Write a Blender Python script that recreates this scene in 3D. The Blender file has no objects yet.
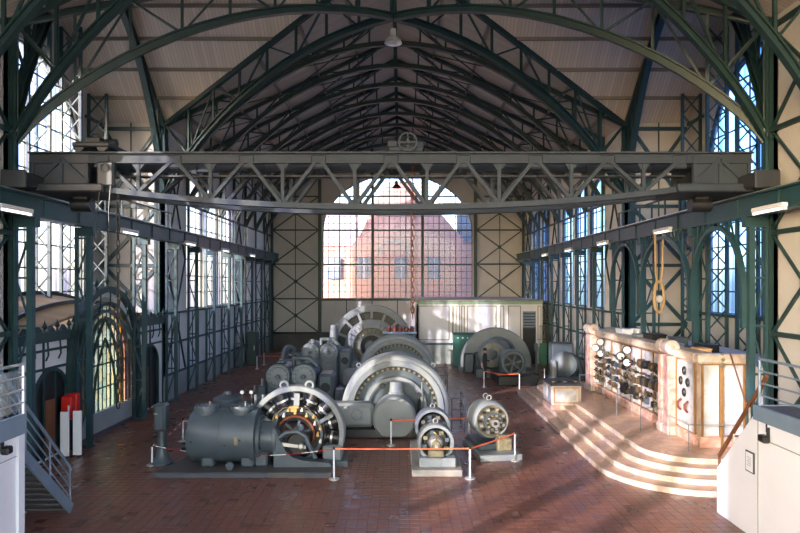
import bpy, math, random
from mathutils import Vector, Matrix, Euler

# ------------------------------------------------------------------ camera, sky, sun, exposure
SC = bpy.context.scene
COL = SC.collection
PI = math.pi
random.seed(7)
FPX, VPX, VPY = 640.0, 401.0, 284.0        # focal length in pixels and vanishing point (800x533 frame)
CAMX, CAMZ = 0.3, 5.7
cd = bpy.data.cameras.new('camera')
cam = bpy.data.objects.new('camera', cd)
COL.objects.link(cam)
cd.sensor_width = 36.0
cd.lens = FPX / 800.0 * 36.0
cd.shift_x = -(VPX - 400.0) / 800.0
cd.shift_y = (VPY - 266.5) / 800.0
cd.clip_end = 600
cam.location = (CAMX, 0, CAMZ)
cam.rotation_euler = (PI / 2, 0, 0)
SC.camera = cam

SUN_AZ, SUN_EL = math.radians(42), math.radians(14)   # light travels +X,+Y and down
world = bpy.data.worlds.new('sky')
SC.world = world
world.use_nodes = True
wn = world.node_tree
sky = wn.nodes.new('ShaderNodeTexSky')
sky.sky_type = 'NISHITA'
sky.sun_disc = False
sky.sun_elevation = SUN_EL
sky.sun_rotation = math.radians(222)
sky.air_density = 1.0
sky.dust_density = 1.5
sky.ozone_density = 1.5
wn.links.new(sky.outputs[0], wn.nodes['Background'].inputs[0])
wn.nodes['Background'].inputs[1].default_value = 1.35
sd = bpy.data.lights.new('sun', 'SUN')
sun = bpy.data.objects.new('sun', sd)
COL.objects.link(sun)
sd.energy = 16.0
sd.angle = math.radians(0.6)
sd.color = (1.0, 0.90, 0.78)
sdir = Vector((math.sin(SUN_AZ) * math.cos(SUN_EL), math.cos(SUN_AZ) * math.cos(SUN_EL), -math.sin(SUN_EL)))
sun.rotation_euler = sdir.to_track_quat('-Z', 'Y').to_euler()
sun.location = (-60, -40, 40)
vs = SC.view_settings
vs.view_transform = 'Standard'
vs.look = 'None'
vs.gamma = 1.0
vs.use_curve_mapping = False
vs.exposure = 0.32
SC.cycles.use_denoising = True
SC.cycles.max_bounces = 10
SC.cycles.diffuse_bounces = 6
SC.cycles.transparent_max_bounces = 16
SC.cycles.caustics_reflective = False
SC.cycles.caustics_refractive = False
SC.cycles.sample_clamp_indirect = 6.0

# ------------------------------------------------------------------ helpers
def V(*a):
    return Vector(a)

def lin(r, g, b):
    f = lambda c: (c / 12.92 if c <= .04045 else ((c + .055) / 1.055) ** 2.4)
    return (f(r / 255), f(g / 255), f(b / 255), 1.0)

def mat(name, rgb, rough=.5, metal=0.0, var=.12, scale=3.0, bump=0.0, bscale=40.0):
    m = bpy.data.materials.new(name)
    m.use_nodes = True
    nt = m.node_tree
    b = nt.nodes['Principled BSDF']
    c = lin(*rgb)
    b.inputs['Roughness'].default_value = rough
    b.inputs['Metallic'].default_value = metal
    if var:
        tc = nt.nodes.new('ShaderNodeTexCoord')
        nz = nt.nodes.new('ShaderNodeTexNoise')
        nz.inputs['Scale'].default_value = scale
        nz.inputs['Detail'].default_value = 5
        rp = nt.nodes.new('ShaderNodeValToRGB')
        rp.color_ramp.elements[0].position = .3
        rp.color_ramp.elements[1].position = .7
        rp.color_ramp.elements[0].color = tuple(x * (1 - var) for x in c[:3]) + (1,)
        rp.color_ramp.elements[1].color = tuple(min(1, x * (1 + var)) for x in c[:3]) + (1,)
        nt.links.new(tc.outputs['Object'], nz.inputs['Vector'])
        nt.links.new(nz.outputs[0], rp.inputs[0])
        nt.links.new(rp.outputs[0], b.inputs['Base Color'])
        if bump:
            n2 = nt.nodes.new('ShaderNodeTexNoise')
            n2.inputs['Scale'].default_value = bscale
            bp = nt.nodes.new('ShaderNodeBump')
            bp.inputs['Strength'].default_value = bump
            bp.inputs['Distance'].default_value = .02
            nt.links.new(tc.outputs['Object'], n2.inputs['Vector'])
            nt.links.new(n2.outputs[0], bp.inputs['Height'])
            nt.links.new(bp.outputs[0], b.inputs['Normal'])
    else:
        b.inputs['Base Color'].default_value = c
    return m

def emit_mat(name, rgb, strength):
    m = mat(name, rgb, .4, 0, 0)
    b = m.node_tree.nodes['Principled BSDF']
    b.inputs['Emission Color'].default_value = lin(*rgb)
    b.inputs['Emission Strength'].default_value = strength
    return m

def glass_mat(name, tint, haze=.15, streak=None):
    """thin pane: mostly see-through, a little milky, mirror-like only at grazing angles (same from both sides)"""
    m = bpy.data.materials.new(name)
    m.use_nodes = True
    nt = m.node_tree
    nt.nodes.remove(nt.nodes['Principled BSDF'])
    out = nt.nodes['Material Output']
    L = nt.links.new
    tr = nt.nodes.new('ShaderNodeBsdfTransparent')
    tl = nt.nodes.new('ShaderNodeBsdfTranslucent')
    gl = nt.nodes.new('ShaderNodeBsdfGlossy')
    tr.inputs[0].default_value = lin(*tint)
    tl.inputs[0].default_value = lin(*tint)
    gl.inputs['Roughness'].default_value = .08
    mx = nt.nodes.new('ShaderNodeMixShader')
    mx.inputs[0].default_value = haze
    if streak:                       # rolled glass: tinted streaks running down each sheet
        mp = nt.nodes.new('ShaderNodeMapping')
        mp.inputs['Scale'].default_value = (3.4, 3.4, .12)
        nz = nt.nodes.new('ShaderNodeTexNoise')
        nz.inputs['Scale'].default_value = 1.0
        nz.inputs['Detail'].default_value = 3
        rp = nt.nodes.new('ShaderNodeValToRGB')
        rp.color_ramp.elements[0].position, rp.color_ramp.elements[1].position = .38, .6
        rp.color_ramp.elements[0].color, rp.color_ramp.elements[1].color = lin(*streak), lin(*tint)
        geo = nt.nodes.new('ShaderNodeNewGeometry')
        L(geo.outputs['Position'], mp.inputs[0])
        L(mp.outputs[0], nz.inputs['Vector'])
        L(nz.outputs[0], rp.inputs[0])
        L(rp.outputs[0], tr.inputs[0])
        L(rp.outputs[0], tl.inputs[0])
    L(tr.outputs[0], mx.inputs[1])
    L(tl.outputs[0], mx.inputs[2])
    lw = nt.nodes.new('ShaderNodeLayerWeight')
    lw.inputs[0].default_value = .5
    pw = nt.nodes.new('ShaderNodeMath'); pw.operation = 'POWER'; pw.inputs[1].default_value = 5.0
    ml = nt.nodes.new('ShaderNodeMath'); ml.operation = 'MULTIPLY_ADD'; ml.inputs[1].default_value = .5; ml.inputs[2].default_value = .03
    L(lw.outputs['Facing'], pw.inputs[0]); L(pw.outputs[0], ml.inputs[0])
    m2 = nt.nodes.new('ShaderNodeMixShader')
    L(ml.outputs[0], m2.inputs[0])
    L(mx.outputs[0], m2.inputs[1])
    L(gl.outputs[0], m2.inputs[2])
    L(m2.outputs[0], out.inputs[0])
    return m

class MB:
    """collects shapes in world coordinates; build() links them as one mesh object"""
    def __init__(s):
        s.v, s.f, s.mi = [], [], []
        s.m = 0
    def add(s, vs_, fs_):
        o = len(s.v)
        s.v += [tuple(p) for p in vs_]
        s.f += [tuple(i + o for i in f) for f in fs_]
        s.mi += [s.m] * len(fs_)
        return s
    def box(s, c, d, rz=0.0):
        hx, hy, hz = d[0] / 2, d[1] / 2, d[2] / 2
        ca, sa = math.cos(rz), math.sin(rz)
        vs_ = []
        for x, y, z in ((-1,-1,-1),(1,-1,-1),(1,1,-1),(-1,1,-1),(-1,-1,1),(1,-1,1),(1,1,1),(-1,1,1)):
            px, py = x * hx, y * hy
            vs_.append((c[0] + px * ca - py * sa, c[1] + px * sa + py * ca, c[2] + z * hz))
        return s.add(vs_, [(0,3,2,1),(4,5,6,7),(0,1,5,4),(1,2,6,5),(2,3,7,6),(3,0,4,7)])
    def b2(s, x0, x1, y0, y1, z0, z1):
        return s.box(((x0+x1)/2, (y0+y1)/2, (z0+z1)/2), (abs(x1-x0), abs(y1-y0), abs(z1-z0)))
    def cham(s, x0, x1, y0, y1, z0, z1, b=.04):
        c = ((x0+x1)/2, (y0+y1)/2, (z0+z1)/2)
        h = (abs(x1-x0)/2, abs(y1-y0)/2, abs(z1-z0)/2)
        b = min(b, min(h) * .8)
        idx, vs_ = {}, []
        for i in (-1, 1):
            for j in (-1, 1):
                for k in (-1, 1):
                    sg = (i, j, k)
                    for a in range(3):
                        p = [c[q] + sg[q] * (h[q] - (0 if q == a else b)) for q in range(3)]
                        idx[(i, j, k, a)] = len(vs_)
                        vs_.append(p)
        fs_ = []
        g = lambda i, j, k, a: idx[(i, j, k, a)]
        for q in (-1, 1):
            fs_.append([g(q,-1,-1,0), g(q,1,-1,0), g(q,1,1,0), g(q,-1,1,0)][::q])
            fs_.append([g(-1,q,-1,1), g(-1,q,1,1), g(1,q,1,1), g(1,q,-1,1)][::q])
            fs_.append([g(-1,-1,q,2), g(1,-1,q,2), g(1,1,q,2), g(-1,1,q,2)][::q])
        for p in (-1, 1):
            for q in (-1, 1):
                e = p * q
                fs_.append([g(p,q,-1,0), g(p,q,-1,1), g(p,q,1,1), g(p,q,1,0)][::e])
                fs_.append([g(p,-1,q,0), g(p,1,q,0), g(p,1,q,2), g(p,-1,q,2)][::e])
                fs_.append([g(-1,p,q,1), g(-1,p,q,2), g(1,p,q,2), g(1,p,q,1)][::e])
        for i in (-1, 1):
            for j in (-1, 1):
                for k in (-1, 1):
                    fs_.append([g(i,j,k,0), g(i,j,k,1), g(i,j,k,2)][::i*j*k])
        return s.add(vs_, fs_)
    def beam(s, p0, p1, w, h, side=None):
        """bar from p0 to p1; w across along `side`, h along the third direction"""
        p0, p1 = Vector(p0), Vector(p1)
        t = (p1 - p0).normalized()
        sd_ = Vector(side) if side else (V(0, 0, 1).cross(t) if abs(t.z) < .95 else V(1, 0, 0))
        sd_ = (sd_ - t * sd_.dot(t)).normalized()
        n = sd_.cross(t)
        a, b = sd_ * (w / 2), n * (h / 2)
        vs_ = [p0-a-b, p0+a-b, p0+a+b, p0-a+b, p1-a-b, p1+a-b, p1+a+b, p1-a+b]
        return s.add(vs_, [(0,1,2,3),(7,6,5,4),(0,4,5,1),(1,5,6,2),(2,6,7,3),(3,7,4,0)])
    def sweep(s, pts, w, h, side, off=0.0, closed=False):
        """rectangular section along a planar path; w along `side`, h in the plane, shifted by off"""
        pts = [Vector(p) for p in pts]
        side = Vector(side).normalized()
        n = len(pts)
        vs_ = []
        for i, p in enumerate(pts):
            a = pts[(i - 1) % n] if (closed or i > 0) else p
            b = pts[(i + 1) % n] if (closed or i < n - 1) else p
            t = (b - a).normalized()
            nn = side.cross(t).normalized()
            q = p + nn * off
            vs_ += [q - side*(w/2) - nn*(h/2), q + side*(w/2) - nn*(h/2), q + side*(w/2) + nn*(h/2), q - side*(w/2) + nn*(h/2)]
        fs_ = []
        for i in range(n if closed else n - 1):
            o, p = 4 * i, 4 * ((i + 1) % n)
            for k in range(4):
                fs_.append((o + k, o + (k + 1) % 4, p + (k + 1) % 4, p + k))
        if not closed:
            fs_ += [(3, 2, 1, 0), (4*n-4, 4*n-3, 4*n-2, 4*n-1)]
        return s.add(vs_, fs_)
    def tube(s, pts, r, n=8, closed=False, radii=None):
        pts = [Vector(p) for p in pts]
        m = len(pts)
        vs_ = []
        ref = None
        for i, p in enumerate(pts):
            a = pts[(i - 1) % m] if (closed or i > 0) else p
            b = pts[(i + 1) % m] if (closed or i < m - 1) else p
            t = (b - a).normalized()
            if ref is None:
                ref = t.orthogonal()
            ref = (ref - t * ref.dot(t)).normalized()
            bi = t.cross(ref)
            rr = radii[i] if radii else r
            for k in range(n):
                an = 2 * PI * k / n
                vs_.append(p + ref * (rr * math.cos(an)) + bi * (rr * math.sin(an)))
        fs_ = []
        for i in range(m if closed else m - 1):
            o, q = n * i, n * ((i + 1) % m)
            for k in range(n):
                fs_.append((o + k, o + (k + 1) % n, q + (k + 1) % n, q + k))
        if not closed:
            fs_ += [tuple(range(n - 1, -1, -1)), tuple(range(n * (m - 1), n * m))]
        return s.add(vs_, fs_)
    def lathe(s, prof, o, axis='Z', n=24, clamp=None, closed=False, a0=0.0, a1=2 * PI):
        """profile [(radius, along)] turned about an axis through o; clamp keeps z >= clamp"""
        o = Vector(o)
        ax = {'X': V(1,0,0), 'Y': V(0,1,0), 'Z': V(0,0,1)}[axis] if isinstance(axis, str) else Vector(axis).normalized()
        e1 = ax.orthogonal().normalized() if not isinstance(axis, str) else {'X': V(0,1,0), 'Y': V(0,0,1), 'Z': V(1,0,0)}[axis]
        e2 = ax.cross(e1)
        full = abs(a1 - a0 - 2 * PI) < 1e-6
        m = len(prof)
        cnt = n if full else n + 1
        vs_ = []
        for k in range(cnt):
            an = a0 + (a1 - a0) * k / n
            for r, t in prof:
                p = o + ax * t + e1 * (r * math.cos(an)) + e2 * (r * math.sin(an))
                if clamp is not None and p.z < clamp:
                    p.z = clamp
                vs_.append(p)
        fs_ = []
        for k in range(n):
            q = ((k + 1) % cnt) * m
            for j in range(m if closed else m - 1):
                j2 = (j + 1) % m
                fs_.append((k*m + j, q + j, q + j2, k*m + j2))
        return s.add(vs_, fs_)
    def disc(s, r, o, t0, t1, axis='Y', n=24, clamp=None, b=0.0):
        p = [(0, t0), (r - b, t0), (r, t0 + (b if t1 > t0 else -b)), (r, t1 - (b if t1 > t0 else -b)), (r - b, t1), (0, t1)] if b else [(0, t0), (r, t0), (r, t1), (0, t1)]
        return s.lathe(p, o, axis, n, clamp)
    def ring(s, r0, r1, o, t0, t1, axis='Y', n=32, clamp=None, a0=0.0, a1=2 * PI):
        return s.lathe([(r0, t0), (r1, t0), (r1, t1), (r0, t1)], o, axis, n, clamp, True, a0, a1)
    def prism(s, poly, z0, z1, mt=None):
        n = len(poly)
        vs_ = [(x, y, z0) for x, y in poly] + [(x, y, z1) for x, y in poly]
        sides = [(i, (i + 1) % n, n + (i + 1) % n, n + i) for i in range(n)]
        s.add(vs_, sides)
        o = len(s.v) - 2 * n
        m0 = s.m
        if mt is not None:
            s.m = mt
        s.f += [tuple(o + n + i for i in range(n)), tuple(o + i for i in range(n - 1, -1, -1))]
        s.mi += [s.m, s.m]
        s.m = m0
        return s
    def build(s, name, material, parent=None, smooth=False, **props):
        me = bpy.data.meshes.new(name)
        off = wloc(parent)
        me.from_pydata([(x - off[0], y - off[1], z - off[2]) for x, y, z in s.v], [], s.f)
        mats = material if isinstance(material, (list, tuple)) else [material]
        for m in mats:
            me.materials.append(m)
        if len(mats) > 1:
            me.polygons.foreach_set('material_index', s.mi)
        if smooth:
            me.polygons.foreach_set('use_smooth', [True] * len(me.polygons))
            try:
                me.set_sharp_from_angle(angle=math.radians(35))
            except Exception:
                pass
        me.update()
        return inst(name, me, parent, None, **props)

_W = {}
def wloc(o):
    return _W.get(o.name, (0, 0, 0)) if o is not None else (0, 0, 0)

def inst(name, mesh, parent=None, loc=None, rot=None, scale=None, **props):
    """an object using `mesh`; loc in world coordinates (None: at the parent's origin)"""
    o = bpy.data.objects.new(name, mesh)
    COL.objects.link(o)
    pw = wloc(parent)
    if parent is not None:
        o.parent = parent
    if loc is None:
        _W[o.name] = pw
    else:
        o.location = (loc[0] - pw[0], loc[1] - pw[1], loc[2] - pw[2])
        _W[o.name] = tuple(loc)
    if rot is not None:
        o.rotation_euler = rot
    if scale is not None:
        o.scale = scale
    for k, v in props.items():
        o[k] = v
    return o

def thing(name, label, cat, loc=(0, 0, 0), group=None, kind=None):
    o = bpy.data.objects.new(name, None)
    COL.objects.link(o)
    o.location = loc
    _W[o.name] = tuple(loc)
    o['label'] = label
    o['category'] = cat
    if group:
        o['group'] = group
    if kind:
        o['kind'] = kind
    return o

def tag(o, label, cat, group=None, kind=None):
    o['label'] = label
    o['category'] = cat
    if group:
        o['group'] = group
    if kind:
        o['kind'] = kind
    return o

def copy_tree(o, delta=None, label=None, parent=None):
    c = o.copy()
    COL.objects.link(c)
    if parent is not None:
        c.parent = parent
        _W[c.name] = _W.get(o.name, (0, 0, 0))
    if delta is not None:
        c.location = Vector(o.location) + Vector(delta)
        _W[c.name] = tuple(c.location)
    if label:
        c['label'] = label
    for ch in list(o.children):
        copy_tree(ch, None, None, c)
    return c

ORD = ['first', 'second', 'third', 'fourth', 'fifth', 'sixth', 'seventh', 'eighth', 'ninth', 'tenth', 'eleventh', 'twelfth']

# ------------------------------------------------------------------ materials
M = {}
M['green'] = mat('green_steel', (34, 66, 72), .42, .0, .18, 2.0)
M['greendk'] = mat('dark_green_steel', (26, 52, 53), .45, .0, .18, 2.0)
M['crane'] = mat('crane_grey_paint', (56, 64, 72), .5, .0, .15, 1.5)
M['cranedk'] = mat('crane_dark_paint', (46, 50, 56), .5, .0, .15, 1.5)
M['plaster'] = mat('beige_plaster', (182, 181, 177), .85, 0, .07, .8, .15, 12)
M['white_panel'] = mat('whitewashed_panel', (214, 212, 210), .8, 0, .06, .9, .1, 14)
M['plinth'] = mat('grey_plinth', (150, 155, 150), .7, 0, .1, 1.2)
M['wainscot'] = mat('dark_wainscot', (74, 72, 70), .6, 0, .15, 1.0)
M['machine'] = mat('machine_grey_paint', (124, 129, 128), .58, .0, .13, 1.3)
M['machinedk'] = mat('machine_dark_grey_paint', (68, 79, 85), .42, .0, .15, 1.6)
M['machinemid'] = mat('machine_mid_grey_paint', (108, 115, 116), .55, .0, .14, 1.6)
M['black'] = mat('black_iron', (30, 31, 32), .4, .2, .2, 4)
M['steel'] = mat('bare_steel', (190, 188, 182), .32, .75, .1, 5)
M['brass'] = mat('brass', (176, 148, 96), .35, .8, .12, 6)
M['copper'] = mat('copper', (176, 108, 78), .38, .8, .15, 8)
M['oilbrass'] = mat('oily_yellow_iron', (122, 114, 90), .5, .3, .25, 8)
M['concrete'] = mat('concrete_base', (140, 134, 124), .8, 0, .2, 3, .2, 30)
M['whitepaint'] = mat('white_paint', (222, 226, 232), .5, 0, .03, 1)
M['red'] = mat('red_enamel', (190, 34, 28), .35, 0, .06, 2)
M['orange'] = mat('orange_cord', (236, 106, 66), .55, 0, .05, 5)
M['chainred'] = mat('chain_red', (170, 40, 38), .5, 0, 0)
M['chainwhite'] = mat('chain_white', (225, 225, 222), .5, 0, 0)
M['gold'] = mat('gilt_metal', (146, 108, 62), .45, .3, .15, 5)
M['wood'] = mat('warm_wood', (196, 156, 112), .55, 0, .2, 3)
M['brownwood'] = mat('brown_handrail_wood', (110, 72, 46), .45, 0, .15, 5)
M['rust'] = mat('rusty_chain', (104, 70, 54), .6, .4, .25, 9)
M['bronze'] = mat('dark_bronze', (92, 76, 56), .45, .4, .2, 9)
M['purlin'] = mat('purlin_paint', (128, 122, 112), .7, 0, .08, 2)
M['hazeslate'] = mat('haze_toned_slate', (168, 156, 170), .8, 0, .08, .6)  # lavender of the hazy distance put into the roof colour
M['rope'] = mat('rope', (164, 140, 100), .85, 0, .15, 9)
M['bluegrey'] = mat('bluegrey_steel', (112, 132, 150), .45, .1, .1, 2)
M['slate'] = mat('slate', (70, 74, 82), .7, 0, .15, 2)
M['brownceramic'] = mat('brown_ceramic', (104, 52, 40), .25, 0, .1, 6)
M['clearplate'] = glass_mat('clear_plate_glass', (236, 242, 242), .03)
M['lamp'] = mat('lamp_aluminium', (205, 206, 204), .35, .55, .06, 4)
M['tube'] = emit_mat('lit_tube', (255, 250, 240), 1.5)
M['glass_left'] = glass_mat('rolled_glass', (206, 206, 212), .12, (120, 124, 168))
M['glass_right'] = glass_mat('rolled_glass_sky_tint', (146, 176, 220), .08, (88, 122, 184))  # blue of the sky outside is put into the glass tint
M['glass_end'] = glass_mat('window_glass', (206, 208, 226), .12)

M['crane'].node_tree.nodes['Principled BSDF'].inputs['Specular IOR Level'].default_value = .2

def marble(name, a, b, rough=.22, scale=1.6):
    m = bpy.data.materials.new(name)
    m.use_nodes = True
    nt = m.node_tree
    p = nt.nodes['Principled BSDF']
    p.inputs['Roughness'].default_value = rough
    tc = nt.nodes.new('ShaderNodeTexCoord')
    nz = nt.nodes.new('ShaderNodeTexNoise')
    nz.inputs['Scale'].default_value = scale
    nz.inputs['Detail'].default_value = 9
    nz.inputs['Distortion'].default_value = 1.6
    rp = nt.nodes.new('ShaderNodeValToRGB')
    rp.color_ramp.elements[0].position, rp.color_ramp.elements[1].position = .38, .62
    rp.color_ramp.elements[0].color, rp.color_ramp.elements[1].color = lin(*a), lin(*b)
    nt.links.new(tc.outputs['Object'], nz.inputs['Vector'])
    nt.links.new(nz.outputs[0], rp.inputs[0])
    nt.links.new(rp.outputs[0], p.inputs['Base Color'])
    return m
M['marble_white'] = marble('white_marble', (166, 166, 167), (198, 196, 193))
M['marble_pink'] = marble('pink_marble', (178, 132, 114), (202, 172, 156), .25, 2.2)
M['marble_cream'] = marble('cream_marble', (180, 160, 142), (202, 188, 174), .25, 2.0)
M['marble_tread'] = marble('brown_marble_tread', (176, 142, 118), (200, 168, 144), .4, 2.4)

def boards(name, rgb, axis, pitch):
    """boarding: thin dark joints across `axis` (0 = x, 1 = y), slight colour change from board to board"""
    m = mat(name, rgb, .75, 0, 0)
    nt = m.node_tree
    p = nt.nodes['Principled BSDF']
    geo = nt.nodes.new('ShaderNodeNewGeometry')
    sp = nt.nodes.new('ShaderNodeSeparateXYZ')
    nt.links.new(geo.outputs['Position'], sp.inputs[0])
    md = nt.nodes.new('ShaderNodeMath'); md.operation = 'DIVIDE'; md.inputs[1].default_value = pitch
    nt.links.new(sp.outputs[axis], md.inputs[0])
    fr = nt.nodes.new('ShaderNodeMath'); fr.operation = 'FRACT'
    fl = nt.nodes.new('ShaderNodeMath'); fl.operation = 'FLOOR'
    nt.links.new(md.outputs[0], fr.inputs[0]); nt.links.new(md.outputs[0], fl.inputs[0])
    gt = nt.nodes.new('ShaderNodeMath'); gt.operation = 'GREATER_THAN'; gt.inputs[1].default_value = .12
    nt.links.new(fr.outputs[0], gt.inputs[0])
    wnz = nt.nodes.new('ShaderNodeTexWhiteNoise'); wnz.noise_dimensions = '1D'
    nt.links.new(fl.outputs[0], wnz.inputs['W'])
    rp = nt.nodes.new('ShaderNodeValToRGB')
    c = lin(*rgb)
    rp.color_ramp.elements[0].color = tuple(x * .9 for x in c[:3]) + (1,)
    rp.color_ramp.elements[1].color = tuple(x * 1.08 for x in c[:3]) + (1,)
    nt.links.new(wnz.outputs[0], rp.inputs[0])
    mx = nt.nodes.new('ShaderNodeMix'); mx.data_type = 'RGBA'
    mx.inputs[6].default_value = tuple(x * .62 for x in c[:3]) + (1,)
    nt.links.new(gt.outputs[0], mx.inputs[0]); nt.links.new(rp.outputs[0], mx.inputs[7])
    nt.links.new(mx.outputs[2], p.inputs['Base Color'])
    return m
M['boards_main'] = boards('roof_boards_main', (188, 180, 168), 1, .16)
M['boards_cross'] = boards('roof_boards_cross', (188, 180, 168), 0, .16)
M['vaultwood'] = boards('vault_boards', (206, 170, 128), 1, .14)

TS = .25                                     # floor tile pitch
def tile_mat():
    m = mat('red_floor_tile', (120, 76, 62), .34, 0, 0)
    nt = m.node_tree
    p = nt.nodes['Principled BSDF']
    geo = nt.nodes.new('ShaderNodeNewGeometry')
    mu = nt.nodes.new('ShaderNodeVectorMath'); mu.operation = 'MULTIPLY'; mu.inputs[1].default_value = (1 / TS, 1 / TS, 0)
    fl = nt.nodes.new('ShaderNodeVectorMath'); fl.operation = 'FLOOR'
    wnz = nt.nodes.new('ShaderNodeTexWhiteNoise'); wnz.noise_dimensions = '3D'
    rp = nt.nodes.new('ShaderNodeValToRGB')
    cr = rp.color_ramp
    cr.elements[0].position, cr.elements[0].color = 0, lin(112, 76, 66)
    cr.elements[1].position, cr.elements[1].color = 1, lin(138, 86, 70)
    for ps, c in ((.1, (114, 77, 66)), (.35, (121, 79, 66)), (.7, (127, 82, 67)), (.92, (124, 89, 78))):
        e = cr.elements.new(ps); e.color = lin(*c)
    nz = nt.nodes.new('ShaderNodeTexNoise'); nz.inputs['Scale'].default_value = .35; nz.inputs['Detail'].default_value = 4
    mx = nt.nodes.new('ShaderNodeMix'); mx.data_type = 'RGBA'; mx.blend_type = 'MULTIPLY'; mx.inputs[0].default_value = .5
    r2 = nt.nodes.new('ShaderNodeValToRGB')
    r2.color_ramp.elements[0].color = (.66, .64, .64, 1); r2.color_ramp.elements[1].color = (1, 1, 1, 1)
    r2.color_ramp.elements[0].position, r2.color_ramp.elements[1].position = .35, .65
    L = nt.links.new
    L(geo.outputs['Position'], mu.inputs[0]); L(mu.outputs[0], fl.inputs[0]); L(fl.outputs[0], wnz.inputs['Vector'])
    L(wnz.outputs[0], rp.inputs[0]); L(geo.outputs['Position'], nz.inputs['Vector']); L(nz.outputs[0], r2.inputs[0])
    L(rp.outputs[0], mx.inputs[6]); L(r2.outputs[0], mx.inputs[7]); L(mx.outputs[2], p.inputs['Base Color'])
    mr = nt.nodes.new('ShaderNodeMapRange'); mr.inputs[3].default_value, mr.inputs[4].default_value = .26, .42
    L(wnz.outputs[0], mr.inputs[0]); L(mr.outputs[0], p.inputs['Roughness'])
    return m
M['tile'] = tile_mat()
M['grout'] = mat('grout', (92, 78, 70), .8, 0, .1, 2)

def brick_mat(name, rgb):
    m = mat(name, rgb, .85, 0, 0)
    nt = m.node_tree
    geo = nt.nodes.new('ShaderNodeNewGeometry')
    mp = nt.nodes.new('ShaderNodeMapping'); mp.inputs['Rotation'].default_value = (PI / 2, 0, 0)
    bt = nt.nodes.new('ShaderNodeTexBrick')
    bt.inputs['Scale'].default_value = 2.0
    c = lin(*rgb)
    bt.inputs['Color1'].default_value = c
    bt.inputs['Color2'].default_value = tuple(x * .8 for x in c[:3]) + (1,)
    bt.inputs['Mortar'].default_value = lin(190, 170, 160)
    nt.links.new(geo.outputs['Position'], mp.inputs[0]); nt.links.new(mp.outputs[0], bt.inputs['Vector'])
    nt.links.new(bt.outputs[0], nt.nodes['Principled BSDF'].inputs['Base Color'])
    return m
M['brick'] = brick_mat('red_brick', (204, 142, 126))

# ------------------------------------------------------------------ the hall: dimensions
W, TX = 11.2, 14.2                       # half width of the nave / of the transept
YN, YC, YF, YE, YB = 18.85, 24.92, 31.0, 56.4, -14.0
EAVE, RIDGE = 13.5, 18.9
KB = 3.175                               # bay length
SM, ST = (RIDGE - EAVE) / W, (RIDGE - EAVE) / (YF - YC)

# ---- ground outside and floor
o = MB().b2(-90, 90, -60, 140, -.6, -.3).build('ground', mat('yard_ground', (186, 184, 178), .9, 0, .1, .2))
tag(o, 'bare yard ground outside around the hall', 'ground', kind='structure')
fb = MB().b2(-TX - .3, TX + .3, YB, YE + .3, -.3, -.012)
floor = tag(fb.build('floor', M['grout']), 'reddish brown square tiled floor of the machine hall', 'floor', kind='structure')
near_cells = []
for j in range(58, 64):
    for i in range(-28, 31):
        if len(near_cells) < 300:
            near_cells.append((i, j))
near = set(near_cells)
tm = MB().b2(.006, TS - .006, .006, TS - .006, -.012, 0)
tile_mesh = bpy.data.meshes.new('tile')
tile_mesh.from_pydata(tm.v, [], tm.f)
tile_mesh.materials.append(M['tile'])
for i, j in near_cells:
    inst('tile', tile_mesh, floor, (i * TS, j * TS, 0))
tv, tf = [], []
for j in range(int(YB / TS), int(YE / TS) + 1):
    y0 = j * TS
    half = TX if YN < y0 < YF else W
    n = int(half / TS) + 1
    for i in range(-n, n):
        if (i, j) in near:
            continue
        x0, b = i * TS, len(tv)
        x1, y1, g = x0 + TS - .006, y0 + TS - .006, .006
        tv += [(x0+g, y0+g, -.012), (x1, y0+g, -.012), (x1, y1, -.012), (x0+g, y1, -.012), (x0+g, y0+g, 0), (x1, y0+g, 0), (x1, y1, 0), (x0+g, y1, 0)]
        tf += [(b+4,b+5,b+6,b+7), (b,b+1,b+5,b+4), (b+1,b+2,b+6,b+5), (b+2,b+3,b+7,b+6), (b+3,b,b+4,b+7)]
me = bpy.data.meshes.new('tile_field')
me.from_pydata(tv, [], tf)
me.materials.append(M['tile'])
inst('tile_field', me, floor, kind='stuff')

# ---- walls with arched openings
def arch_v(u, op):
    a, b, sill, spring, rise = op
    c, h = (a + b) / 2, (b - a) / 2
    return spring + rise * math.sqrt(max(0.0, 1 - ((u - c) / h) ** 2))

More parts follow.
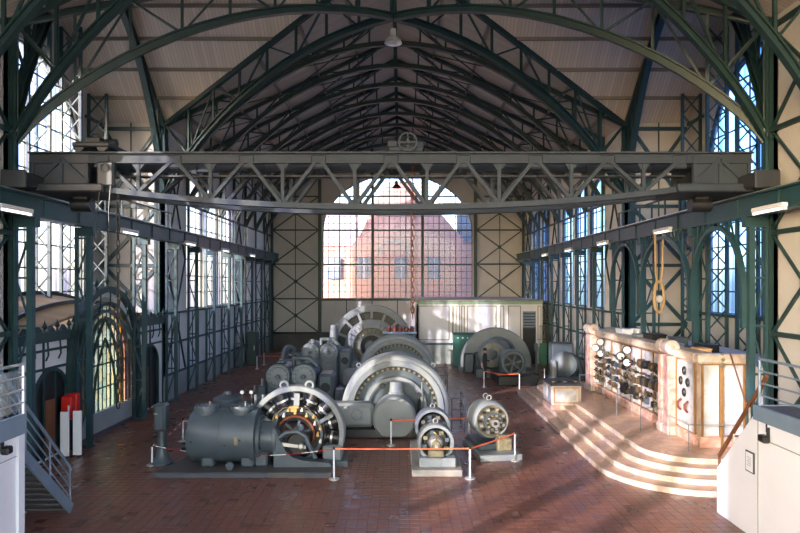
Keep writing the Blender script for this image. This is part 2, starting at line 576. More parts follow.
def wall(name, to3d, u0, u1, z0, z1, ops, t, m, label, parent=None):
    zt = z1 if callable(z1) else (lambda u: z1)
    us = {u0, u1}
    for op in ops:
        n = 20
        for i in range(n + 1):
            a = PI * i / n
            us.add(round((op[0] + op[1]) / 2 - (op[1] - op[0]) / 2 * math.cos(a), 5))
    if callable(z1):
        for i in range(1, 4):
            us.add(u0 + (u1 - u0) * i / 4)
    us = sorted(us)
    mb = MB()
    def quad(pts):
        mb.add([to3d(*p) for p in pts], [(0, 1, 2, 3)])
    for a, b in zip(us, us[1:]):
        op = next((q for q in ops if q[0] - 1e-4 < (a + b) / 2 < q[1] + 1e-4), None)
        spans = []
        if op is None:
            spans.append((z0, z0, zt(a), zt(b)))
        else:
            if op[2] > z0 + 1e-3:
                spans.append((z0, z0, op[2], op[2]))
                quad([(a, op[2], 0), (b, op[2], 0), (b, op[2], t), (a, op[2], t)])
            spans.append((arch_v(a, op), arch_v(b, op), zt(a), zt(b)))
            quad([(a, arch_v(a, op), 0), (b, arch_v(b, op), 0), (b, arch_v(b, op), t), (a, arch_v(a, op), t)])
        for p, q, r, s_ in spans:
            for w in (0, t):
                quad([(a, p, w), (b, q, w), (b, s_, w), (a, r, w)])
        quad([(a, zt(a), 0), (b, zt(b), 0), (b, zt(b), t), (a, zt(a), t)])
    for op in ops:
        for u in (op[0], op[1]):
            quad([(u, op[2], 0), (u, op[3], 0), (u, op[3], t), (u, op[2], t)])
    for u in (u0, u1):
        quad([(u, z0, 0), (u, zt(u), 0), (u, zt(u), t), (u, z0, t)])
    ob = mb.build(name, m, parent)
    if parent is None:
        tag(ob, label, 'wall', kind='structure')
    return ob

L3 = lambda u, v, w: (-W - w, u, v)
R3 = lambda u, v, w: (W + w, u, v)
E3 = lambda u, v, w: (u, YE + w, v)
GL3 = lambda u, v, w: (-TX - w, u, v)
GR3 = lambda u, v, w: (TX + w, u, v)
FT3 = lambda u, v, w: (u, YF + w, v)
NT3 = lambda u, v, w: (u, YN - w, v)
gable_t = lambda u: RIDGE - ST * abs(u - YC)
gable_m = lambda u: RIDGE - SM * abs(u)

far_ops = [(YF + KB * k + .1, YF + KB * (k + 1) - .1, 4.35, 10.1, 1.45) for k in (1, 2, 3, 5, 6)]
near_ops = [(YN - KB * (k + 1) + .2, YN - KB * k - .2, 4.35, 10.1, 1.4) for k in (1, 2, 3, 4, 5, 6, 7, 9)]  # unseen windows; an extra bay is opened to brighten floor and switchboard
tr_op = (YC - 4.3, YC + 4.3, 4.4, 10.8, 4.3)
end_op = (-6.6, 6.6, 4.4, 10.45, 4.95)
T = .35
left_ops = far_ops[:3] + [(47.1, 47.8, 4.35, 10.8, .35)]
wl = wall('wall_left', L3, YF, YE, 0, EAVE, left_ops, T, M['white_panel'], 'pale left nave wall beyond the transept with tall arched windows')
wr = wall('wall_right', R3, YF, YE, 0, EAVE, far_ops, T, M['white_panel'], 'pale right nave wall beyond the transept with blue arched windows')
wln = wall('wall_left_near', L3, YB, YN, 0, EAVE, near_ops, T, M['plaster'], 'beige nave wall at the left edge of the view')
wrn = wall('wall_right_near', R3, YB, YN, 0, EAVE, near_ops, T, M['plaster'], 'beige nave wall at the right edge of the view')
we = wall('wall_far', E3, -W, W, 0, gable_m, [end_op], T, M['plaster'], 'beige end gable wall around the great arched window')
wgl = wall('wall_transept_left', GL3, YN, YF, 4.4, gable_t, [tr_op], T, M['plaster'], 'left transept gable wall around its tall bright window')
wgl2 = wall('wall_transept_left_base', GL3, YN, YF, 0, 4.4, [(22.6, 27.2, .02, 2.0, 2.0)], T, M['white_panel'], 'low outer wall behind the portal with arched entrance')
wgr = wall('wall_transept_right', GR3, YN, YF, 0, gable_t, [tr_op], T, M['plaster'], 'right transept gable wall around its tall blue window')
wtl = wall('wall_transept_far_left', FT3, -TX, -W, 0, EAVE, [], T, M['plaster'], 'beige cross-braced transept wall facing us, left side')
wtr = wall('wall_transept_far_right', FT3, W, TX, 0, EAVE, [], T, M['plaster'], 'beige cross-braced transept wall facing us, right side behind the switchboard')
wall('wall_transept_near_left', NT3, -TX, -W, 0, EAVE, [], T, M['plaster'], 'near left transept return wall turned away from the viewer')
wall('wall_transept_near_right', NT3, W, TX, 0, EAVE, [], T, M['plaster'], 'near right transept return wall turned away from the viewer')

# ---- steel framing laid on the walls (children of the walls)
def bar(parent, to3d, a, b, w=.12, d=.1, name='brace', m='greendk'):
    """bar on the wall face from (u,v) a to b"""
    p0, p1 = Vector(to3d(a[0], a[1], -d / 2)), Vector(to3d(b[0], b[1], -d / 2))
    nrm = Vector(to3d(0, 0, 1)) - Vector(to3d(0, 0, 0))
    return MB().beam(p0, p1, d, w, nrm).build(name, M[m], parent)

def xbrace(parent, to3d, u0, u1, v0, v1, w=.1, m='greendk', plate=.3):
    bar(parent, to3d, (u0, v0), (u1, v1), w, .07, 'brace', m)
    bar(parent, to3d, (u0, v1), (u1, v0), w, .09, 'brace', m)
    uc, vc = (u0 + u1) / 2, (v0 + v1) / 2
    bar(parent, to3d, (uc - plate / 2, vc), (uc + plate / 2, vc), plate, .11, 'gusset_plate', m)

# end wall
for sg in (-1, 1):
    a, b = (sg * 11.0, sg * 6.95)
    for z0, z1 in ((1.45, 4.4), (4.4, 7.45), (7.45, 10.45), (10.45, 13.4)):
        xbrace(we, E3, a, b, z0, z1)
    for u in (11.05, 6.85):
        bar(we, E3, (sg * u, 0), (sg * u, gable_m(u) - .2), .28 if u < 8 else .2, .2, 'post')
    bar(we, E3, (sg * 9.0, 1.4), (sg * 9.0, gable_m(9) - .2), .06, .05, 'post')
    bar(we, E3, (sg * 2.25, 15.2), (sg * 2.25, gable_m(2.25) - .2), .2, .2, 'post')
    for z in (1.4, 4.4, 7.45, 10.45, 13.4):
        bar(we, E3, (sg * 11.1, z), (sg * 6.85, z), .12, .12, 'rail')
for z in (15.6,):
    bar(we, E3, (-6.5, z), (6.5, z), .12, .12, 'rail')
bar(we, E3, (-6.8, 4.32), (6.8, 4.32), .16, .22, 'rail')
bar(we, E3, (-11.1, 1.4), (6.8, 1.4), .12, .12, 'rail')
MB().b2(-W, W, YE - .05, YE, 0, 1.4).build('wainscot', M['wainscot'], we)
for u in (-4.5, -2.25, 0, 2.25, 4.5):
    bar(we, E3, (u, 1.4), (u, 4.3), .07, .05, 'post')
# transept walls that face us
for par, sg in ((wtl, -1), (wtr, 1)):
    a, b = sg * (W + .25), sg * (TX - .1)
    for z0, z1 in ((.9, 3.75), (3.75, 6.6), (6.6, 9.45), (9.45, 13.2)):
        xbrace(par, FT3, a, b, z0, z1, .17, 'green', .36)
        bar(par, FT3, (a, z1), (b, z1), .16, .14, 'rail', 'green')
    bar(par, FT3, ((a + b) / 2, 0), ((a + b) / 2, EAVE), .05, .05, 'post', 'greendk')
    bar(par, FT3, (a, 0), (a, EAVE), .26, .24, 'post', 'green')
# side walls of the nave beyond the transept
for par, to3d, m in ((wl, L3, 'greendk'), (wr, R3, 'greendk')):
    mb = MB()
    x0, x1 = (-W, -W + .07) if par is wl else (W - .07, W)
    mb.b2(x0, x1, YF, YE, 0, 1.2)
    mb.build('plinth', M['plinth'], par)
    for z in (1.22, 2.75, 4.25):
        bar(par, to3d, (YF + .1, z), (YE, z), .1, .1, 'rail', m)
    bar(par, to3d, (YF + .1, 9.95), (YE, 9.95), .12, .1, 'rail', m)
    for k in range(8):
        y0 = YF + KB * k
        bar(par, to3d, (y0 + 1.06, 1.25), (y0 + 1.06, 4.2), .05, .04, 'post', m)
        bar(par, to3d, (y0 + 2.12, 1.25), (y0 + 2.12, 4.2), .05, .04, 'post', m)
        if k in (0, 4, 7):
            xbrace(par, to3d, y0 + .2, y0 + KB - .2, 1.3, 7.0, .05, m, .15)
            xbrace(par, to3d, y0 + .2, y0 + KB - .2, 7.0, 12.8, .05, m, .15)
for par, to3d in ((wln, L3), (wrn, R3)):
    for z in (1.22, 4.25, 7.2, 10.2, 13.2):
        bar(par, to3d, (8, z), (YN, z), .14, .1, 'rail', 'greendk')
    for z0, z1 in ((1.3, 4.2), (4.3, 7.1), (7.3, 10.1), (10.3, 13.1)):
        xbrace(par, to3d, YN - KB + .1, YN - .2, z0, z1, .07, 'greendk', .2)
    bar(par, to3d, (YN - .06, 0), (YN - .06, EAVE), .14, .12, 'post', 'greendk')
# transept gables: verticals beside the window and a ledge under it
for par, to3d in ((wgl, GL3), (wgr, GR3)):
    for z in (7.4, 10.6, 13.4):
        for a, b in ((YN + .1, YC - 4.4), (YC + 4.4, YF - .1)):
            bar(par, to3d, (a, z), (b, z), .14, .1, 'rail', 'green')
    bar(par, to3d, (YN, 4.36), (YF, 4.36), .14, .2, 'sill', 'green')

# ---- windows
_pane_cache = {}
win_n = 0
def window(to3d, op, cols, rows, fine, gm, label, dep=.16, thick=None, barw=.06, fm='greendk', detail=True):
    """arched window: frame, mullions and transoms one by one, fine glazing bars, a pane for every cell"""
    global win_n
    win_n += 1
    a, b, sill, spring, rise = op
    c0 = to3d((a + b) / 2, sill, dep)
    root = thing('window_%d' % win_n, label, 'window', c0, kind='structure')
    nrm = (Vector(to3d(0, 0, 1)) - Vector(to3d(0, 0, 0))).normalized()
    top = spring + rise
    pts = [(a, sill), (a, spring)] + [((a+b)/2 - (b-a)/2*math.cos(PI*i/24), arch_v((a+b)/2 - (b-a)/2*math.cos(PI*i/24), op)) for i in range(1, 24)] + [(b, spring), (b, sill)]
    MB().sweep([to3d(u, v, dep) for u, v in pts], .14, .14, nrm, closed=True).build('frame', M[fm], root)
    us = [a + (b - a) * i / cols for i in range(cols + 1)]
    vs2 = rows if isinstance(rows, list) else [sill + (top - sill) * i / rows for i in range(rows + 1)]
    if not detail:
        poly = [to3d(u, v, dep) for u, v in pts]
        MB().add(poly, [tuple(range(len(poly)))]).build('pane', M[gm], root)
        return root
    for i, u in enumerate(us[1:-1], 1):
        w = .24 if (thick and i % thick == 0) else barw
        MB().beam(to3d(u, sill, dep), to3d(u, arch_v(u, op), dep), w * .8, w, nrm).build('mullion', M[fm], root)
    for v in vs2[1:-1]:
        h = 1.0 if v <= spring else math.sqrt(max(0, 1 - ((v - spring) / rise) ** 2))
        hw = (b - a) / 2 * h
        if hw > .15:
            w = .14 if thick else barw
            MB().beam(to3d((a + b) / 2 - hw, v, dep), to3d((a + b) / 2 + hw, v, dep), w * .7, w, nrm).build('transom', M[fm], root)
    if fine:
        fu, fv = fine
        mb = MB()
        for i in range(cols):
            for k in range(1, fu):
                u = us[i] + (us[i+1] - us[i]) * k / fu
                mb.beam(to3d(u, sill, dep), to3d(u, arch_v(u, op), dep), .045, .045, nrm)
        for i in range(len(vs2) - 1):
            for k in range(1, fv):
                v = vs2[i] + (vs2[i+1] - vs2[i]) * k / fv
                h = 1.0 if v <= spring else math.sqrt(max(0, 1 - ((v - spring) / rise) ** 2))
                hw = (b - a) / 2 * h
                if hw > .1:
                    mb.beam(to3d((a+b)/2 - hw, v, dep), to3d((a+b)/2 + hw, v, dep), .045, .045, nrm)
        mb.build('glazing_bars', M[fm], root, kind='stuff')
    for i in range(cols):
        for j in range(len(vs2) - 1):
            u0, u1, v0, v1 = us[i], us[i+1], vs2[j], vs2[j+1]
            if max(arch_v(u0, op), arch_v(u1, op)) <= v0 + .03:
                continue
            n = 6
            tp = [(u1 - (u1-u0)*k/n, min(v1, arch_v(u1 - (u1-u0)*k/n, op))) for k in range(n + 1)]
            if all(abs(v - v1) < 1e-4 for _, v in tp):
                tp = [(u1, v1), (u0, v1)]
            poly = [(u0, v0), (u1, v0)] + [(u, max(v, v0)) for u, v in tp]
            MB().add([to3d(u, v, dep + .02) for u, v in poly], [tuple(range(len(poly)))]).build('pane', M[gm], root)
    return root

window(E3, end_op, 9, [4.4, 7.42, 10.45, 13.45, 15.4], (3, 5), 'glass_end', 'great arched end window with a brick gable seen through it', thick=3, barw=.09)
window(GL3, tr_op, 10, 11, None, 'glass_left', 'tall bright arched window of the left transept above the portal', barw=.06)
window(GR3, tr_op, 10, 11, None, 'glass_right', 'tall blue arched window of the right transept above the switchboard', barw=.06)
for i, op in enumerate(left_ops):
    window(L3, op, 3 if i < 3 else 1, 8, None, 'glass_left', '%s arched window of the left nave wall counted from the transept' % ORD[i], barw=.06)
for i, op in enumerate(far_ops):
    window(R3, op, 3, 8, None, 'glass_right', '%s blue arched window of the right nave wall counted from the transept' % ORD[i], barw=.06)
for i, op in enumerate(near_ops):
    for nm, to3d, g in (('left', L3, 'glass_left'), ('right', R3, 'glass_right')):
        window(to3d, op, 3, 8, None, g, 'unseen arched nave window beside the viewer, %s one on the %s' % (ORD[i], nm), detail=False)

# ---- ceiling: roof slopes with purlins
ceil = thing('ceiling', 'boarded grey-brown gabled roof of nave and transept seen from below', 'ceiling', (0, YC, EAVE), kind='structure')
zm = lambda x: RIDGE - SM * abs(x)
zt_ = lambda y: RIDGE - ST * abs(y - YC)
def slope(poly, m):
    n = len(poly)
    lo = [Vector(p) for p in poly]
    up = [p + V(0, 0, .25) for p in lo]
    mb = MB()
    mb.add(lo + up, [tuple(range(n)), tuple(range(2*n - 1, n - 1, -1))] + [(i, (i+1) % n, n + (i+1) % n, n + i) for i in range(n)])
    mb.build('roof_slope', M[m], ceil)
for sg in (-1, 1):
    X, TXo = sg * (W + .35), sg * (TX + .35)
    slope([(0, YB, RIDGE), (0, YC, RIDGE), (sg*W, YN, EAVE), (X, YN, zm(W+.35)), (X, YB, zm(W+.35))], 'boards_main')
    slope([(0, YC, RIDGE), (0, YE+.35, RIDGE), (X, YE+.35, zm(W+.35)), (X, YF, zm(W+.35)), (sg*W, YF, EAVE)], 'boards_main')
    for ys, d in ((YN, -1), (YF, 1)):
        slope([(0, YC, RIDGE), (sg*W, ys, EAVE), (sg*W, ys + d*.3, EAVE - ST*.3), (TXo, ys + d*.3, EAVE - ST*.3), (TXo, YC, RIDGE)], 'boards_cross')
    for i in range(1, 6):
        x = sg * W * i / 5.5
        yb = YC + abs(x) / W * (YF - YC)
        MB().beam((x, yb, zm(x) - .09), (x, YE, zm(x) - .09), .1, .18).build('purlin', M['purlin'], ceil)
        MB().beam((x, 0, zm(x) - .09), (x, 2*YC - yb, zm(x) - .09), .1, .18).build('purlin', M['purlin'], ceil)
    for j in range(1, 6):
        for d in (-1, 1):
            y = YC + d * (YF - YC) * (1 - j / 5.6)
            x0 = W * abs(y - YC) / (YF - YC)
            MB().beam((sg*x0, y, zt_(y) - .07), (sg*TX, y, zt_(y) - .07), .1, .14).build('purlin', M['purlin'], ceil)

# ---- roof trusses
ZS, ZCR = 9.9, 17.35
def ibeam_arch(pts, side, w, h):
    mb = MB()
    mb.sweep(pts, w, .05, side, -h / 2)
    mb.sweep(pts, w, .05, side, h / 2)
    mb.sweep(pts, w * .25, h, side)
    return mb
def truss_parts(root, P, zr, span, zs, zc, side, nweb, aw=.3, ah=.26, m='greendk', kmat=None):
    """arch + rafters + web in the vertical plane P(s, z), s in [-span, span]; zr(s) is the roof line"""
    za = lambda s: zs + (zc - zs) * max(0.0, 1 - (s / span) ** 2) ** .84
    pts = [P(s, za(s)) for s in [-span*math.cos(PI*i/36) for i in range(37)]]
    ibeam_arch(pts, side, aw, ah).build('arch_rib', M[m], root)
    for sg in (-1, 1):
        MB().beam(P(sg*span, zr(span) - .15), P(0, zr(0) - .15), aw*.75, .2, side).build('rafter', M[m], root)
        MB().beam(P(sg*span, zs), P(sg*span, zr(span)), aw*.7, .16, side).build('post', M[m], root)
        pr = (sg*span, za(span), zr(span) - .15)
        for i in range(1, nweb):
            s = sg * span * (1 - i / nweb)
            MB().beam(P(s, za(s)), P(s, zr(s) - .15), .09, .09, side).build('post', M[m], root)
            q = (s, za(s), zr(s) - .15)
            if i % 2:
                MB().beam(P(pr[0], pr[2]), P(q[0], q[1]), .07, .07, side).build('brace', M[m], root)
            else:
                MB().beam(P(pr[0], pr[1]), P(q[0], q[2]), .07, .07, side).build('brace', M[m], root)
            pr = q
    MB().beam(P(0, zc), P(0, zr(0) - .1), .2, .2, side).build('king_post', M[m], root)

t0 = thing('roof_truss', 'arched green roof truss over the near side of the crossing', 'truss', (0, YN, ZS), group='arched nave roof trusses')
truss_parts(t0, lambda s, z: V(s, YN, z), zm, W - .12, ZS, ZCR, (0, 1, 0), 9, .22, .18)
copy_tree(t0, (0, -2.5, 0), 'nearest arched green roof truss, cut by the top corners of the picture')
copy_tree(t0, (0, YF - YN, 0), 'arched green roof truss over the far side of the crossing, nearest whole arch')
for k in range(1, 8):
    copy_tree(t0, (0, YF + KB*k - YN, 0), '%s arched green roof truss beyond the crossing' % ORD[k - 1])
ob = None
for sg, nm in ((1, 'rising from front left to back right'), (-1, 'rising from front right to back left')):
    dx, dy = W, (YF - YC)
    ln = math.hypot(dx, dy)
    ux, uy = sg * dx / ln, dy / ln
    r = thing('diagonal_truss', 'diagonal green arched rib across the crossing, %s' % nm, 'truss', (0, YC, ZS), group='diagonal crossing ribs')
    truss_parts(r, (lambda ux, uy: (lambda s, z: V(s*ux, YC + s*uy, z)))(ux, uy), lambda s: RIDGE - (RIDGE-EAVE)*abs(s)/ln,
                ln - .12, ZS, 16.1, (-uy, ux, 0), 8, .26, .22, 'greendk')
for sg, nm in ((-1, 'left'), (1, 'right')):
    r = thing('transept_truss', 'curved green lattice arch over the %s transept opening' % nm, 'truss', (sg*W, YC, ZS), group='transept opening arches')
    truss_parts(r, (lambda sg: (lambda s, z: V(sg*W, YC + s, z)))(sg), lambda s: RIDGE - ST*abs(s), YC - YN, ZS, 17.4, (1, 0, 0), 8, .28, .24, 'greendk')

# thin crossed wind braces under the roof boards between the nave trusses
for k in range(7):
    for sg in (-1, 1):
        for xa, xb in ((1.0, 5.6), (5.6, 10.2)):
            ya, yb = YF + KB*k, YF + KB*(k + 1)
            for p, q in (((xa, ya), (xb, yb)), ((xa, yb), (xb, ya))):
                MB().beam((sg*p[0], p[1], zm(p[0]) - .26), (sg*q[0], q[1], zm(q[0]) - .26), .05, .05).build('wind_brace', M['greendk'], ceil)

# ---- wind trusses standing in front of the transept windows
xm = {}
def lattice_member(dx, dz, m):
    key = (round(dx, 3), round(dz, 3))
    if key not in xm:
        mb = MB().beam((-dx/2, 0, -dz/2), (dx/2, 0, dz/2), .05, .05, (0, 1, 0))
        me_ = bpy.data.meshes.new('brace')
        me_.from_pydata(mb.v, [], mb.f)
        me_.materials.append(m)
        xm[key] = me_
    return xm[key]
for sg, nm in ((-1, 'left'), (1, 'right')):
    for i, y in enumerate((20.0, 22.4, 24.8, 27.2, 29.6)):
        ztop = zt_(y) - .25
        zb = .0 if sg > 0 else 5.1
        x0, x1 = sg * (TX - .06), sg * (TX - .88)
        r = thing('wind_truss', '%s upright green lattice post in the %s transept window counted from the viewer' % (ORD[i], nm), 'lattice post', ((x0+x1)/2, y, zb), group='lattice posts of the transept windows')
        for x in (x0, x1):
            MB().b2(x - .06, x + .06, y - .06, y + .06, zb, ztop).build('chord', M['green'], r)
        n = int((ztop - zb) / .92)
        dz = (ztop - zb) / n
        for k in range(n):
            zc_ = zb + dz * (k + .5)
            for q in (1, -1):
                inst('brace', lattice_member(q * .82, dz, M['green']), r, ((x0 + x1)/2, y + q*.02, zc_))

# ---- crane rails and their columns
RZ0, RZ1 = 7.72, 8.26
for sg, nm in ((-1, 'left'), (1, 'right')):
    r = thing('crane_rail_girder', 'long riveted green girder carrying the crane along the %s side' % nm, 'girder', (sg*10.6, 20, RZ0), group='crane girders')
    x = sg * 10.6
    MB().b2(x - .09, x + .09, 4, YE - .1, RZ0, RZ1).build('web', M['green'], r)
    MB().b2(x - .2, x + .2, 4, YE - .1, RZ1, RZ1 + .05).build('top_flange', M['green'], r)
    MB().b2(x - .2, x + .2, 4, YE - .1, RZ0 - .05, RZ0).build('bottom_flange', M['green'], r)
    MB().b2(x - .04, x + .04, 4, YE - .1, RZ1 + .05, RZ1 + .12).build('rail', M['steel'], r)
    for j in range(18):
        y = 15.2 + j * 2.1
        MB().b2(x - .13, x + .13, y - .03, y + .03, RZ0, RZ1).build('stiffener', M['green'], r)
    # walkway handrail on the girder across the transept
    h = thing('handrail', 'thin iron walkway handrail above the %s crane girder' % nm, 'handrail', (sg*10.86, 27, RZ1), group='girder handrails')
    x2 = sg * 10.86
    ys = [20.2 + 1.35 * q for q in range(9)]
    for y in ys:
        MB().b2(x2 - .03, x2 + .03, y - .03, y + .03, RZ1 + .0, RZ1 + .85).build('baluster', M['green'], h)
    MB().b2(x2 - .03, x2 + .03, ys[0] - .1, ys[-1] + .1, RZ1 + .82, RZ1 + .88).build('top_rail', M['greendk'], h)

def crane_column(sg, y, label, m='green', top=ZS + .1, hw=.07):
    xi, xo = sg * 10.6, sg * 11.05
    r = thing('crane_column', label, 'column', (xi, y, 0), group='crane girder columns')
    MB().b2(xi - hw, xi + hw, y - hw - .01, y + hw + .01, .03, RZ0 - .05).build('inner_post', M[m], r)
    MB().b2(xo - .05, xo + .05, y - .06, y + .06, .03, top).build('outer_post', M[m], r)
    MB().b2(min(xi, xo) - .16, max(xi, xo) + .12, y - .2, y + .2, 0, .03).build('base_plate', M[m], r)
    # bracket head under the girder
    a, b = sorted((sg * 10.4, sg * 11.0))
    MB().b2(a, b, y - .14, y + .14, RZ0 - .35, RZ0 - .05).build('bracket', M[m], r)
    n = 5
    for k in range(n):
        z0, z1 = .2 + k * 1.42, .2 + (k + 1) * 1.42
        p, q = ((xi, y, z0), (xo, y, z1)) if k % 2 else ((xo, y, z0), (xi, y, z1))
        MB().beam(p, q, .05, .05, (0, 1, 0)).build('brace', M[m], r)
        MB().beam((xi, y, z1), (xo, y, z1), .06, .06, (0, 1, 0)).build('brace', M[m], r)
    return r
for sg, nm in ((-1, 'left'), (1, 'right')):
    for i, y in enumerate((YN, 22.4, 27.2)):
        crane_column(sg, y, 'green latticed crane column on the %s, %s' % (nm, ('at the near transept corner', 'at the near side of the middle transept bay', 'at the far side of the middle transept bay')[i]), top=RZ0 - .05 if i else ZS + .1, hw=.085)
    for k in range(8):
        crane_column(sg, YF + KB*k, 'green latticed crane column along the %s nave wall, %s beyond the transept' % (nm, ORD[k]))

# arcade of curved ribs under the right girder
for i, (a, b) in enumerate(((YN, 22.4), (22.4, 27.2), (27.2, YF))):
    c, hw = (a + b) / 2, (b - a) / 2 - .12
    r = thing('arcade_arch', '%s curved green arch under the right crane girder counted from the viewer' % ORD[i], 'arch', (10.45, c, 4.2), group='arches under the right girder')
    rise = 7.5 - 5.4
    pts = [V(10.45, c - hw, 4.4)] + [V(10.45, c - hw*math.cos(PI*j/18), 5.4 + rise*math.sin(PI*j/18)) for j in range(19)] + [V(10.45, c + hw, 4.4)]
    MB().sweep(pts, .16, .12, (1, 0, 0)).build('arch_rib', M['green'], r)
    for j in range(1, 8):
        y = c - hw + 2 * hw * j / 8
        z = 5.4 + rise * math.sqrt(max(0, 1 - ((y - c) / hw) ** 2))
        if RZ0 - .05 - z > .12:
            y2 = y + (.35 if j < 4 else -.35 if j > 4 else 0)
            MB().beam((10.45, y, z), (10.45, y2, RZ0 - .05), .05, .05, (1, 0, 0)).build('brace', M['green'], r)
            MB().beam((10.45, y, z), (10.45, y, RZ0 - .05), .05, .05, (1, 0, 0)).build('post', M['green'], r)

# ------------------------------------------------------------------ travelling crane
CY = 19.0
cr = thing('overhead_crane', 'grey riveted travelling crane bridge spanning the hall from girder to girder', 'crane', (0, CY, RZ1 + .12))
ZT = 9.60
PN = 1.07
def zbot(x):
    return 7.98 + .62 * (abs(x) / 9.2) ** 2.2
for gi, y in enumerate((CY, CY + 1.45)):
    m = M['crane']
    mb = MB()
    mb.b2(-10.7, 10.7, y - .17, y + .17, ZT - .05, ZT).b2(-10.7, 10.7, y - .03, y + .03, ZT - .3, ZT - .05).b2(-10.7, 10.7, y - .12, y + .12, ZT - .33, ZT - .3)
    mb.build('top_chord', m, cr)
    pts = [V(-9.2 + 18.4*i/40, y, zbot(-9.2 + 18.4*i/40)) for i in range(41)]
    MB().sweep(pts, .3, .16, (0, 1, 0)).build('bottom_chord', m, cr)
    for i in range(-8, 9):
        x = i * PN
        if i % 2 == 0:
            MB().cham(x - .24, x + .24, y - .06, y + .06, ZT - .48, ZT - .06, .12).build('gusset_plate', m, cr)
            for q in (-1, 1):
                if abs(i + q) <= 8:
                    x2 = x + q * PN
                    mb = MB()
                    mb.beam((x + q*.1, y - .09, ZT - .3), (x2 - q*.05, y - .09, zbot(x2) + .08), .03, .1, (0, 1, 0))
                    mb.beam((x + q*.1, y + .09, ZT - .3), (x2 - q*.05, y + .09, zbot(x2) + .08), .03, .1, (0, 1, 0))
                    mb.beam((x + q*.1, y, ZT - .3), (x2 - q*.05, y, zbot(x2) + .08), .16, .03, (0, 1, 0))
                    mb.build('diagonal', m, cr)
        else:
            MB().b2(x - .05, x + .05, y - .06, y + .06, zbot(x), ZT - .3).build('vertical', m, cr)
            MB().cham(x - .2, x + .2, y - .05, y + .05, zbot(x) - .06, zbot(x) + .22, .07).build('gusset_plate', m, cr)
            mb = MB()
            for q in (-1, 1):
                mb.add([(x, y-.04, ZT-.6), (x + q*.22, y-.04, ZT-.3), (x, y-.04, ZT-.3), (x, y+.04, ZT-.6), (x + q*.22, y+.04, ZT-.3), (x, y+.04, ZT-.3)],
                       [(0,1,2),(5,4,3),(0,3,4,1),(1,4,5,2),(2,5,3,0)])
            mb.build('gusset_plate', m, cr)
    for sg in (-1, 1):
        a, b = sorted((sg * 8.95, sg * 10.65))
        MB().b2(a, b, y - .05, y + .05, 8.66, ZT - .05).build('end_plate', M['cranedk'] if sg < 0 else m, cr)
        for x in (9.0, 9.75, 10.6):
            MB().b2(sg*x - .05, sg*x + .05, y - .09, y - .05, 8.66, ZT - .3).build('stiffener', m, cr)
        MB().beam((sg*10.5, y - .08, 8.7), (sg*9.75, y - .08, ZT - .2), .06, .12, (0, 1, 0)).build('stiffener', m, cr)
        MB().beam((sg*9.0, y - .08, 8.7), (sg*9.75, y - .08, ZT - .2), .06, .12, (0, 1, 0)).build('stiffener', m, cr)
# walkway tie bars between the girders
for i in range(-8, 9, 2):
    MB().beam((i*PN, CY + .1, ZT - .4), (i*PN, CY + 1.35, ZT - .4), .08, .08).build('tie', M['cranedk'], cr)
MB().b2(-9, 9, CY + .55, CY + .9, ZT - .62, ZT - .58).build('walkway', M['cranedk'], cr)
for sg in (-1, 1):
    x = sg * 10.6
    ec = MB().cham(x - .32, x + .32, CY - .95, CY + 2.4, RZ1 + .2, RZ1 + .62, .05).build('end_carriage', M['cranedk'], cr)
    a, b = sorted((sg * 8.4, sg * 10.95))
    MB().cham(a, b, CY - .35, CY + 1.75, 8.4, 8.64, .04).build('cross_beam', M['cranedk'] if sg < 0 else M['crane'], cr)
    for y in (CY - .6, CY + 2.05):
        MB().disc(.24, (x, y, RZ1 + .36), -.1, .1, 'X', 20).build('wheel', M['black'], ec, True)
    MB().cham(x - .36, x + .36, CY - 1.05, CY - .95, RZ1 + .14, RZ1 + .66, .03).build('buffer_plate', M['cranedk'], ec)
    # travel gear hanging under the bridge end
    MB().disc(.22, (sg*9.45, CY + .6, 8.12), -.3, .3, 'X', 16).build('travel_motor', M['black'], cr, True)
    MB().b2(sg*9.45 - .2, sg*9.45 + .2, CY + .45, CY + .75, 8.2, 8.36).build('motor_bracket', M['black'], cr)
# switch box with looped leads on the left end
sbx = MB().cham(-8.62, -8.1, CY - .3, CY - .1, 8.55, 9.3, .06).build('switch_box', M['cranedk'], cr)
MB().lathe([(.1, 0), (.13, -.03), (.1, -.03)], (-8.36, CY - .3, 9.1), 'Y', 16, None, True).build('dial', M['crane'], sbx)
for q in (-1, 1):
    MB().tube([(-8.36 + q*.15, CY - .25, 8.6), (-8.4 + q*.16, CY - .3, 7.9), (-8.45 + q*.22, CY - .32, 6.9), (-8.45 + q*.05, CY - .32, 6.6)], .012, 5).build('lead', M['black'], sbx)

# trolleys standing on the crane
tr = thing('crane_trolley', 'dark low trolley on small wheels standing on the left end of the crane', 'trolley', (-8.900, CY, ZT))
MB().cham(-9.428, -8.328, CY - .1, CY + 1.5, ZT + .16, ZT + .3, .03).build('frame', M['cranedk'], tr)
for x in (-9.252, -8.548):
    for y in (CY, CY + 1.45):
        MB().disc(.17, (x, y, ZT + .17), -.06, .06, 'Y', 18, b=.02).build('wheel', M['black'], tr, True)
MB().disc(.13, (-8.900, CY + .7, ZT + .43), -.45, .45, 'X', 16).build('drum', M['cranedk'], tr, True)
MB().cham(-9.120, -8.680, CY + .1, CY + .4, ZT + .3, ZT + .5, .03).build('motor', M['black'], tr)
MB().tube([(-9.032, CY + .3, ZT + .5), (-8.988, CY + .3, ZT + .62), (-8.856, CY + .3, ZT + .62), (-8.768, CY + .3, ZT + .5)], .025, 6).build('lifting_bow', M['cranedk'], tr)

